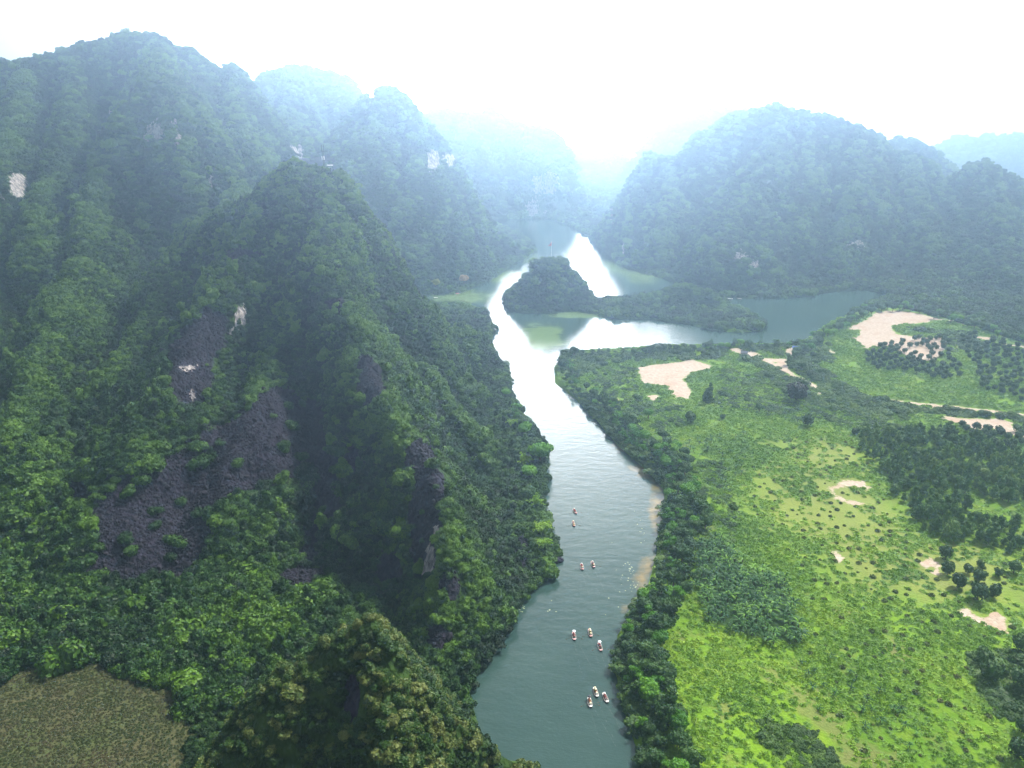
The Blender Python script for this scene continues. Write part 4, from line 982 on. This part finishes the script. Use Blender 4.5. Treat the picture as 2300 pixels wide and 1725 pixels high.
# ------------------------------------------------------------------ boats and people
def smat(name, col, rough=.6): return plain(name, col, rough)
M_HULL = smat('hull_black', (0.015, 0.015, 0.018), .45); M_DECK = smat('deck_white', (0.62, 0.60, 0.58)); M_PINK = smat('deck_pink', (0.62, 0.30, 0.30))
M_WOOD = smat('oar_wood', (0.20, 0.14, 0.09)); M_SKIN = smat('skin', (0.45, 0.27, 0.18)); M_HAIR = smat('hair', (0.02, 0.015, 0.012)); M_STRAW = smat('straw', (0.75, 0.68, 0.45))
VEST = {'red': smat('vest_red', (0.75, 0.04, 0.03)), 'orange': smat('vest_orange', (0.85, 0.18, 0.03)), 'crimson': smat('vest_crimson', (0.65, 0.02, 0.10)), 'yellow': smat('vest_yellow', (0.75, 0.68, 0.12)), 'pink': smat('vest_pink', (0.80, 0.28, 0.28))}
SHIRT = {'white': smat('shirt_white', (0.75, 0.75, 0.74)), 'green': smat('shirt_green', (0.12, 0.16, 0.09)), 'teal': smat('shirt_teal', (0.12, 0.32, 0.28)), 'dark': smat('shirt_dark', (0.03, 0.03, 0.05)), 'cream': smat('shirt_cream', (0.70, 0.62, 0.45))}
def hull_mesh(deck):
    """flat-bottomed rowing boat: outer shell, inner shell, end decks"""
    n = 15; v, f, mi = [], [], []
    def sec(t, ins):
        y = -2.45 + 4.9 * t; w_ = .60 * (1 - abs(2 * t - 1) ** 3.2 * .50) - ins; up = .14 * abs(2 * t - 1) ** 2.5
        fl = -.12 + ins + up * 1.2
        return [(-w_, y, .36 + up), (-w_ * .80, y, fl), (0, y, fl - .02), (w_ * .80, y, fl), (w_, y, .36 + up)]
    for ins in (0, .05):
        for i in range(n):
            v += sec(i / (n - 1) if ins == 0 else .02 + .96 * i / (n - 1), ins)
    o = n * 5
    for i in range(n - 1):
        for j in range(4):
            a = i * 5 + j; f.append((a, a + 1, a + 6, a + 5)); mi.append(0)
            a += o; f.append((a, a + 5, a + 6, a + 1)); mi.append(1)
        for j in (0, 4):
            a = i * 5 + j; f.append((a, a + 5, a + 5 + o, a + o)); mi.append(1)
    for i, q in ((0, 1), (n - 1, -1)):
        for b in (0, o):
            c = [b + i * 5 + j for j in range(5)]; f.append(tuple(c[::q])); mi.append(0 if b == 0 else 1)
        a, b = i * 5, i * 5 + o; f.append((a, a + 4, b + 4, b)); mi.append(1)
    return mesh_from('hull', v, f, [M_HULL, deck], None, mi)
def bxm(name, boxes, mat):
    v, f = [], []
    for (x0, x1, y0, y1, z0, z1) in boxes:
        o = len(v); v += [(x, y, z) for x in (x0, x1) for y in (y0, y1) for z in (z0, z1)]
        f += [tuple(o + i for i in q) for q in ((0, 1, 3, 2), (4, 6, 7, 5), (0, 4, 5, 1), (2, 3, 7, 6), (0, 2, 6, 4), (1, 5, 7, 3))]
    return mesh_from(name, v, f, [mat])
def enddeck(deck):                      # rounded stern/bow platform, slightly cambered
    v, f = [], []
    for s_ in (-1, 1):
        o = len(v)
        for i in range(5):
            t = i / 4; y = s_ * (2.40 - .85 * t); w_ = .60 * (1 - (abs(y) / 2.45) ** 3.2 * .5) - .06; z = .36 + .14 * (abs(y) / 2.45) ** 2.5 + .012
            v += [(-w_, y, z), (0, y, z + .03), (w_, y, z)]
        for i in range(4):
            for j in range(2):
                a = o + i * 3 + j; q = (a, a + 3, a + 4, a + 1); f.append(q if s_ > 0 else q[::-1])
    return mesh_from('end_deck', v, f, [deck])
def oar_mesh(side):
    a = tube([(0, 0, 0), (side * .6, -.15, -.02), (side * 1.75, -.45, -.42)], [.022, .025, .02], 6)
    b = tube([(side * 1.6, -.41, -.36), (side * 1.8, -.46, -.43), (side * 2.15, -.55, -.55)], [.03, .09, .07], 6)
    b[0][:, 2] = b[0][:, 2]
    v, f, l = join([a, b]); return mesh_from('oar', v, f, [M_WOOD])
HM = {'white': hull_mesh(M_DECK), 'pink': hull_mesh(M_DECK)}; DM = {'white': enddeck(M_DECK), 'pink': enddeck(M_PINK)}
SEAT = bxm('seat', [(-.52, .52, -.12, .12, .24, .28)], M_WOOD); OAR = {1: oar_mesh(1), -1: oar_mesh(-1)}
def part(name, me, parent, loc=(0, 0, 0)):
    o = bpy.data.objects.new(name, me); COL.objects.link(o); o.parent = parent; o.location = loc; return o
def skin_body(joints, edges, radii):
    me = bpy.data.meshes.new('tmp'); me.from_pydata(joints, edges, []); o = bpy.data.objects.new('tmp', me); COL.objects.link(o)
    md = o.modifiers.new('s', 'SKIN'); 
    for sv, r_ in zip(me.skin_vertices[0].data, radii): sv.radius = (r_, r_ * .85)
    me.skin_vertices[0].data[0].use_root = True
    sb = o.modifiers.new('b', 'SUBSURF'); sb.levels = 1; sb.render_levels = 1
    dg = bpy.context.evaluated_depsgraph_get(); out = bpy.data.meshes.new_from_object(o.evaluated_get(dg)); bpy.data.objects.remove(o)
    return out
def person_mesh(row):
    J = [(0,0,.10),(0,.01,.30),(0,.0,.50),(0,0,.60),(0,.02,.70),(0,.04,.80),
         (-.10,.05,.10),(-.12,.42,.16),(-.11,.46,-.20),(-.11,.58,-.24),(.10,.05,.10),(.12,.42,.16),(.11,.46,-.20),(.11,.58,-.24)]
    E = [(0,1),(1,2),(2,3),(3,4),(4,5),(0,6),(6,7),(7,8),(8,9),(0,10),(10,11),(11,12),(12,13)]
    Rr = [.15,.14,.15,.06,.095,.08,.085,.07,.055,.04,.085,.07,.055,.04]
    for s_ in (-1, 1):
        b = len(J)
        if row: J += [(s_*.18,0,.50),(s_*.25,.22,.36),(s_*.22,.42,.34)]
        else: J += [(s_*.18,0,.50),(s_*.23,.06,.28),(s_*.13,.27,.22)]
        E += [(2,b),(b,b+1),(b+1,b+2)]; Rr += [.06,.045,.035]
        h = b + 2; w_ = np.array(J[h])
        for q in range(5):               # fingers and thumb
            d = np.array([(q - 2) * .012 if q else -s_ * .035, .055 + .012 * (q in (2, 3)) if q else .02, -.01]); J.append(tuple(w_ + d)); E.append((h, len(J) - 1)); Rr.append(.009)
    return skin_body(J, E, Rr)
PB = {}
for row_ in (0, 1):
    base = person_mesh(row_)
    for cn, cm in SHIRT.items():
        me = base.copy(); me.name = 'person'; me.materials.clear(); me.materials.append(cm); me.materials.append(M_SKIN); me.materials.append(SHIRT['dark'])
        for p_ in me.polygons:
            c = p_.center; p_.material_index = 1 if c.z > .585 or (c.y > (.34 if row_ else .2) and c.z > .19 + .02) else (2 if c.z < .2 and c.y > .06 else 0); p_.use_smooth = True
        PB[row_, cn] = me
def rev(prof, seg, name, mat):
    v, f = [], []
    for r_, z in prof:
        for k in range(seg): v.append((r_ * math.cos(2 * math.pi * k / seg), r_ * math.sin(2 * math.pi * k / seg), z))
    for i in range(len(prof) - 1):
        for k in range(seg): f.append((i * seg + k, i * seg + (k + 1) % seg, (i + 1) * seg + (k + 1) % seg, (i + 1) * seg + k))
    return mesh_from(name, v, f, [mat], smooth=True)
HAT = {c: rev([(.27, .74), (.26, .75), (.14, .84), (.01, .93), (.005, .92), (.25, .742)], 14, 'conical_hat', m) for c, m in (('straw', M_STRAW), ('white', SHIRT['white']))}
HAIRM = rev([(.095, .70), (.112, .76), (.105, .84), (.06, .885), (.005, .90)], 12, 'hair', M_HAIR)
VM = {c: rev([(.18, .14), (.205, .22), (.215, .36), (.21, .48), (.12, .56), (.10, .57)], 12, 'life_vest', m) for c, m in VEST.items()}
FACE = mesh_from('face', *[[(-.03, .135, .80), (-.02, .14, .79), (-.04, .14, .79), (.03, .135, .80), (.04, .14, .79), (.02, .14, .79), (0, .16, .765), (-.012, .135, .785), (.012, .135, .785), (-.025, .135, .735), (.025, .135, .735), (0, .14, .728)],
    [(0, 1, 2), (3, 4, 5), (6, 7, 8), (9, 10, 11)]], [M_HAIR])
def umbrella(col, mat, x, y, z, rz, label):
    o = bpy.data.objects.new('umbrella', None); COL.objects.link(o); o.location = (x, y, z); o.rotation_euler = (0, 0, rz)
    part('canopy', rev([(.60, 1.12), (.48, 1.24), (.28, 1.33), (.01, 1.37), (.01, 1.35), (.46, 1.225)], 8, 'canopy', mat), o)
    v, f, l = tube([(0, 0, .3), (0, 0, 1.42)], [.012, .010], 6); part('shaft', mesh_from('shaft', v, f, [M_HAIR]), o)
    tag(o, label, 'umbrella')
UM = {'black': smat('umbrella_black', (0.012, 0.014, 0.02)), 'white': smat('umbrella_white', (0.78, 0.80, 0.84))}
# x, y, heading, deck colour, description, crew front to back: (vest or None, shirt, head)
CREW = [
 (1274,1513,.06,'white','nearest boat with black umbrella',['umb:black',('orange','white','hair'),('orange','cream','hair'),(None,'white','straw')]),
 (1308,1503,.20,'white','right hand boat of the nearest three',[('pink','white','white'),('red','white','hair'),('pink','white','hair'),(None,'white','hair')]),
 (1287,1491,.14,'white','boat at the back of the nearest three',[(None,'cream','straw'),('yellow','cream','straw'),('red','white','hair'),(None,'white','straw')]),
 (1296,1393,.08,'pink','rightmost boat with white umbrella',['umb:white',('red','white','hair'),(None,'green','hair')]),
 (1240,1370,.02,'pink','leftmost white umbrella boat',['umb:white',('red','white','hair'),('red','white','hair'),(None,'teal','hair')]),
 (1275,1363,.05,'pink','yellow clad boat of the middle three',[(None,'cream','straw'),('yellow','cream','straw'),('yellow','cream','hair'),(None,'cream','straw')]),
 (1257,1220,.02,'pink','left boat of the pair by the boulder',[('red','white','white'),('red','white','hair'),(None,'white','straw')]),
 (1281,1215,.12,'pink','right boat of the pair by the boulder',[(None,'white','white'),('crimson','white','hair'),(None,'green','straw')]),
 (1239,1127,.05,'pink','lower boat of the farthest pair',[(None,'cream','straw'),('orange','cream','hair'),('yellow','cream','straw')]),
 (1242,1100,.22,'pink','farthest boat on the river',[('pink','white','white'),('red','white','hair'),(None,'white','hair')])]
for x, y, hd, dk, ds, crew in CREW:
    p = G(x, y + 6, 0.0); b = bpy.data.objects.new('rowing_boat', None); COL.objects.link(b); b.location = (p[0], p[1], .02); b.rotation_euler = (0, 0, hd); b.scale = (1.12, .80, 1)
    tag(b, f'small dark hulled rowing boat, {ds}', 'boat', 'rowing boats on the river')
    part('hull', HM[dk], b); part('end_deck', DM[dk], b)
    ys = np.linspace(1.45, -1.25, len(crew)); ca, sa = math.cos(hd), math.sin(hd)
    for yq in ys: part('seat', SEAT, b, (0, float(yq), 0))
    for s_ in (-1, 1): part('oar', OAR[s_], b, (s_ * .5, float(ys[-1]) + .35, .45))
    for i, c in enumerate(crew):
        wx_, wy_ = p[0] - sa * ys[i] * .8, p[1] + ca * ys[i] * .8; last = i == len(crew) - 1
        um = None
        if isinstance(c, str): um = c[4:]; c = ('orange' if um == 'black' else 'red', 'white', 'hair')
        o = bpy.data.objects.new('person', PB[int(last), c[1]]); COL.objects.link(o); o.location = (wx_, wy_, .24); o.rotation_euler = (0, 0, hd)
        k = 1.2 if not last else 1.15; o.scale = (k, k, k)
        part('face', FACE, o); part('hair', HAIRM, o)
        if c[0]: part('life_vest', VM[c[0]], o)
        if c[2] in HAT: part('hat', HAT[c[2]], o)
        seat = 'rower at the stern' if last else ['front seat passenger', 'second seat passenger', 'third seat passenger'][i]
        wear = (f'in {c[0]} life vest' if c[0] else f'in {c[1]} shirt')
        tag(o, f'{seat} {wear}, {ds}', 'person', 'people in the rowing boats')
        if um: umbrella(um, UM[um], wx_ + .05, wy_ + .12, .24, hd, f'{um} umbrella over the front seat, {ds}')
# faint ripples trailing the boats (stuff)
wv, wf = [], []
for x, y, hd, dk, ds, crew in CREW:
    p = G(x, y + 6, 0.0)
    for s_ in (-1, 1):
        for i in range(11):
            if random.random() < .2: continue
            t0, t1 = 3 + i * 1.3, 3 + i * 1.3 + random.uniform(.5, 1.2); w0 = .03 + .04 * random.random()
            a = hd + .16 + s_ * .10; o = len(wv)
            for t, w_ in ((t0, -w0), (t0, w0), (t1, w0), (t1, -w0)):
                wv.append((p[0] + math.sin(a) * t + s_ * .35 + w_, p[1] - math.cos(a) * t, .012))
            wf.append((o, o + 1, o + 2, o + 3))
wk = bpy.data.objects.new('wake', mesh_from('wake', wv, wf, [plain('ripple_foam', (0.075, 0.105, 0.10), .2)])); COL.objects.link(wk); tag(wk, 'faint broken ripples trailing behind the rowing boats', kind='stuff')
# moored boats
M_RC = smat('red_cover', (0.70, 0.10, 0.12))
for x, y, hd, mt, lb_ in [(988,634,1.5,M_RC,'small moored boat with red and white cover on the far bay shore'),(942,643,1.2,SHIRT['white'],'tiny white boat on the green bay water'),(1596,645,.9,M_DECK,'pale moored boat at the foot of the domed mountain')]:
    p = G(x, y, 0); b = bpy.data.objects.new('moored_boat', None); COL.objects.link(b); b.location = (p[0], p[1] - 2, .02); b.rotation_euler = (0, 0, hd)
    tag(b, lb_, 'boat'); part('hull', HM['white'], b); part('end_deck', DM['white'], b); part('seat', SEAT, b)
    v, f, l = join([(np.array([(sx * .5, yq, .42 + .35 * (1 - sx * sx)) for yq in (-1.6, 1.6) for sx in (-1, -.5, 0, .5, 1)]), [(0,1,6,5),(1,2,7,6),(2,3,8,7),(3,4,9,8)], np.zeros(10))]); part('cover', mesh_from('cover', v, f, [mt]), b)

# ------------------------------------------------------------------ mast on the summit, flag on the islet, huts, boulder, jetty
M_STEEL = plain('galvanised_steel', (0.03, 0.055, 0.045), .6); M_WHITE = plain('white_paint', (0.8, 0.8, 0.8), .5)
pm = P(699, 345, 430); mz_ = zt(pm[0], pm[1])
mast = bpy.data.objects.new('antenna_mast', None); COL.objects.link(mast); mast.location = (pm[0], pm[1], mz_); tag(mast, 'thin lattice antenna mast on top of the conical hill', 'mast')
tr = []
Hh = 13.5
for k in range(3):
    a = k * 2.094 + .4; tr.append(tube([(math.cos(a) * .55, math.sin(a) * .55, -1), (math.cos(a) * .40, math.sin(a) * .40, Hh - 3)], [.15, .12], 5))
for i in range(11):
    z = i * (Hh - 3) / 11
    for k in range(3):
        a = k * 2.094 + .4; b = a + 2.094; r0 = .55 - .013 * i
        tr.append(tube([(math.cos(a) * r0, math.sin(a) * r0, z), (math.cos(b) * r0, math.sin(b) * r0, z + .95)], [.06, .06], 4))
v, f, l = join(tr); part('lattice', mesh_from('lattice', v, f, [M_STEEL]), mast)
for dx, dy in ((-.55, 0), (.45, .1)): v, f, l = tube([(dx, dy, Hh - 3.6), (dx, dy, Hh)], [.22, .18], 6); part('antenna', mesh_from('antenna', v, f, [M_STEEL]), mast)
for dx, dy in ((-.75, -.1), (.5, -.3), (0, .6)): part('panel', bxm('panel', [(dx - .14, dx + .14, dy - .08, dy + .08, 5.6, 7.6)], M_WHITE), mast)
sh = bpy.data.objects.new('shelter', None); COL.objects.link(sh); sh.location = (pm[0] + 3.2, pm[1] + .3, mz_ - .2); tag(sh, 'small white roofed shelter beside the mast', 'shelter')
part('roof', bxm('roof', [(-1.6, 1.6, -1.0, 1.0, 2.9, 3.1)], M_WHITE), sh)
for sx in (-1.4, 1.4):
    for sy in (-.85, .85): part('post', bxm('post', [(sx - .08, sx + .08, sy - .08, sy + .08, -1.5, 2.897)], M_STEEL), sh)
part('cabinet', bxm('cabinet', [(-.6, .5, -.5, .4, -.5, 1.6)], M_STEEL), sh)
pf = P(1191, 557, 642); fz = zt(pf[0], pf[1])
fl = bpy.data.objects.new('flag', None); COL.objects.link(fl); fl.location = (pf[0], pf[1], fz); tag(fl, 'drooping dark red flag on a thin pole above the islet', 'flag')
v, f, l = tube([(0, 0, -1), (0, 0, 14.5)], [.07, .05], 6); part('pole', mesh_from('pole', v, f, [M_WHITE]), fl)
FLAGM = plain('flag_red', (0.42, 0.05, 0.05)); vv, ff = [], []
for i in range(7):
    t = i / 6; x0 = 0 - 3.2 * t ** 1.3; z1 = 14.3 - 2.9 * t; z0 = 10.4 - .1 * t
    for j in range(4): q = j / 3; vv.append((x0 * (.55 + .45 * (1 - q) if t > 0 else 1), .25 * math.sin(t * 7 + q), z1 * q + z0 * (1 - q)))
for i in range(6):
    for j in range(3): a = i * 4 + j; ff.append((a, a + 1, a + 5, a + 4))
part('cloth', mesh_from('cloth', vv, ff, [FLAGM], smooth=True), fl)
M_BLUE = plain('blue_tarp', (0.10, 0.18, 0.55)); M_GREY = plain('grey_roof', (0.10, 0.10, 0.13)); M_WALL = plain('plank_wall', (0.25, 0.20, 0.15))
def hut(name, x, y, w_, d_, mat, label, rz):
    p = G(x, y, 2.0); o = bpy.data.objects.new(name, None); COL.objects.link(o); o.location = (p[0], p[1], 2.0); o.rotation_euler = (0, 0, rz); tag(o, label, 'hut')
    v = [(-w_, -d_, 2.3), (w_, -d_, 2.3), (w_, 0, 3.5), (-w_, 0, 3.5), (-w_, d_, 2.3), (w_, d_, 2.3)]; v += [(a, b, c - .12) for a, b, c in v]
    f = [(0, 1, 2, 3), (3, 2, 5, 4), (7, 6, 9, 8), (8, 9, 10, 11), (0, 6, 7, 1), (4, 5, 11, 10), (1, 7, 8, 2), (2, 8, 11, 5), (0, 3, 9, 6), (3, 4, 10, 9)]
    part('roof', mesh_from('roof', v, f, [mat]), o)
    q = w_ * .85, d_ * .8
    part('wall', bxm('wall', [(-q[0], q[0], q[1] - .1, q[1], -.3, 2.4), (-q[0], -q[0] + .1, -q[1], q[1] - .1, -.3, 2.4), (q[0] - .1, q[0], -q[1], q[1] - .1, -.3, 2.4), (-q[0] + .1, -.5, -q[1], -q[1] + .1, -.3, 2.3), (.5, q[0] - .1, -q[1], -q[1] + .1, -.3, 2.3)], M_WALL), o)
    part('door', bxm('door', [(-.5, .5, -q[1] + .02, -q[1] + .08, -.3, 2.1)], M_WOOD), o)
hut('hut', 1719, 758, 2.5, 1.9, M_BLUE, 'small hut with a bright blue roof among the trees by the channel', -.5)
hut('shed', 1607, 768, 2.4, 1.7, M_GREY, 'low dark grey roofed shed on the sandy clearing by the track', -.35)
p = G(1203, 1212, 0); r = np.random.default_rng(5); v, f = ico(); 
for _ in range(2):
    e = {}; v = list(v); nf = []
    def mid(a, b):
        k = (min(a, b), max(a, b))
        if k not in e: e[k] = len(v); v.append((v[a] + v[b]) / 2)
        return e[k]
    for a, b, c in f: x_, y_, z_ = mid(a, b), mid(b, c), mid(c, a); nf += [(a, x_, z_), (x_, b, y_), (z_, y_, c), (x_, y_, z_)]
    v = unit(np.array(v)); f = np.array(nf)
v = v * (2.6, 1.9, 1.7) * (0.9 + .25 * fbm(v[:, 0] * 2 + 5, v[:, 1] * 2 + v[:, 2] * 2, 9, 3))[:, None]
bo = bpy.data.objects.new('boulder', mesh_from('boulder', v, f, [M_HILL])); COL.objects.link(bo); bo.location = (p[0], p[1], .5)
at = bo.data.attributes.new('rock', 'FLOAT', 'POINT'); at.data.foreach_set('value', np.ones(len(v), np.float32)); tag(bo, 'dark boulder in the water below the bamboo on the left bank', 'boulder')
p = G(1568, 646, 0); j = bpy.data.objects.new('jetty', None); COL.objects.link(j); j.location = (p[0], p[1], 0); j.rotation_euler = (0, 0, -.25); tag(j, 'pale narrow plank jetty along the foot of the domed mountain', 'jetty')
part('deck', bxm('deck', [(-6 + i * 1.0, -6 + i * 1.0 + .93, -.8, .8, .6, .7) for i in range(12)], M_DECK), j)
for sx in (-5.5, -2, 2, 5.5):
    for sy in (-.7, .7): part('pile', bxm('pile', [(sx - .08, sx + .08, sy - .08, sy + .08, -1, .597)], M_WOOD), j)
# floating leaves and lily pads
k_ = 260; lx, ly = [], []
for x, y, rx, ry, n in [(1370,1270,14,16,14),(1385,1170,14,50,10),(1190,1310,8,20,5),(1420,600,30,6,40),(1230,680,50,4,50),(1330,1300,40,120,14),(1130,1312,6,8,8),(1360,1230,12,20,20)]:
    for _ in range(n):
        q = G(x + random.gauss(0, rx * .5), y + random.gauss(0, ry * .5), .02)
        if zt(q[0], q[1]) < -.1: lx.append(q[0]); ly.append(q[1])
pv_, pf_ = [], []
for x, y in zip(lx, ly):
    o = len(pv_); r_ = random.uniform(.12, .32); a0 = random.random() * 6
    pv_ += [(x + r_ * math.cos(a0 + a), y + r_ * .8 * math.sin(a0 + a), .025) for a in np.linspace(.3, 6.1, 9)]; pf_.append(tuple(range(o, o + 9)))
lo_ = bpy.data.objects.new('lily_pads', mesh_from('lily_pads', pv_, pf_, [plain('lily_leaf', (0.26, 0.32, 0.18), .5)])); COL.objects.link(lo_); tag(lo_, 'scattered pale floating leaves on the river', kind='stuff')

# ------------------------------------------------------------------ haze: one closed box of even air
def box_mesh(name, x0, x1, y0, y1, z0, z1, mat):
    v = [(x, y, z) for x in (x0, x1) for y in (y0, y1) for z in (z0, z1)]
    f = [(0, 1, 3, 2), (4, 6, 7, 5), (0, 4, 5, 1), (2, 3, 7, 6), (0, 2, 6, 4), (1, 5, 7, 3)]
    me = bpy.data.meshes.new(name); me.from_pydata(v, [], f); me.materials.append(mat)
    o = bpy.data.objects.new(name, me); COL.objects.link(o); return o
hm = bpy.data.materials.new('haze_air'); hm.use_nodes = True
hn = hm.node_tree; hn.nodes.clear()
pv = hn.nodes.new('ShaderNodeVolumePrincipled'); ho = hn.nodes.new('ShaderNodeOutputMaterial')
pv.inputs['Density'].default_value = 0.00046; pv.inputs['Color'].default_value = (0.54, 0.76, 1.0, 1); pv.inputs['Anisotropy'].default_value = 0.80
hn.links.new(pv.outputs[0], ho.inputs['Volume'])
tag(box_mesh('haze', -3600, 3600, -400, 3600, -5, 275, hm), 'pale blue haze filling the valley air', kind='stuff')
print('max land', GZ.max())
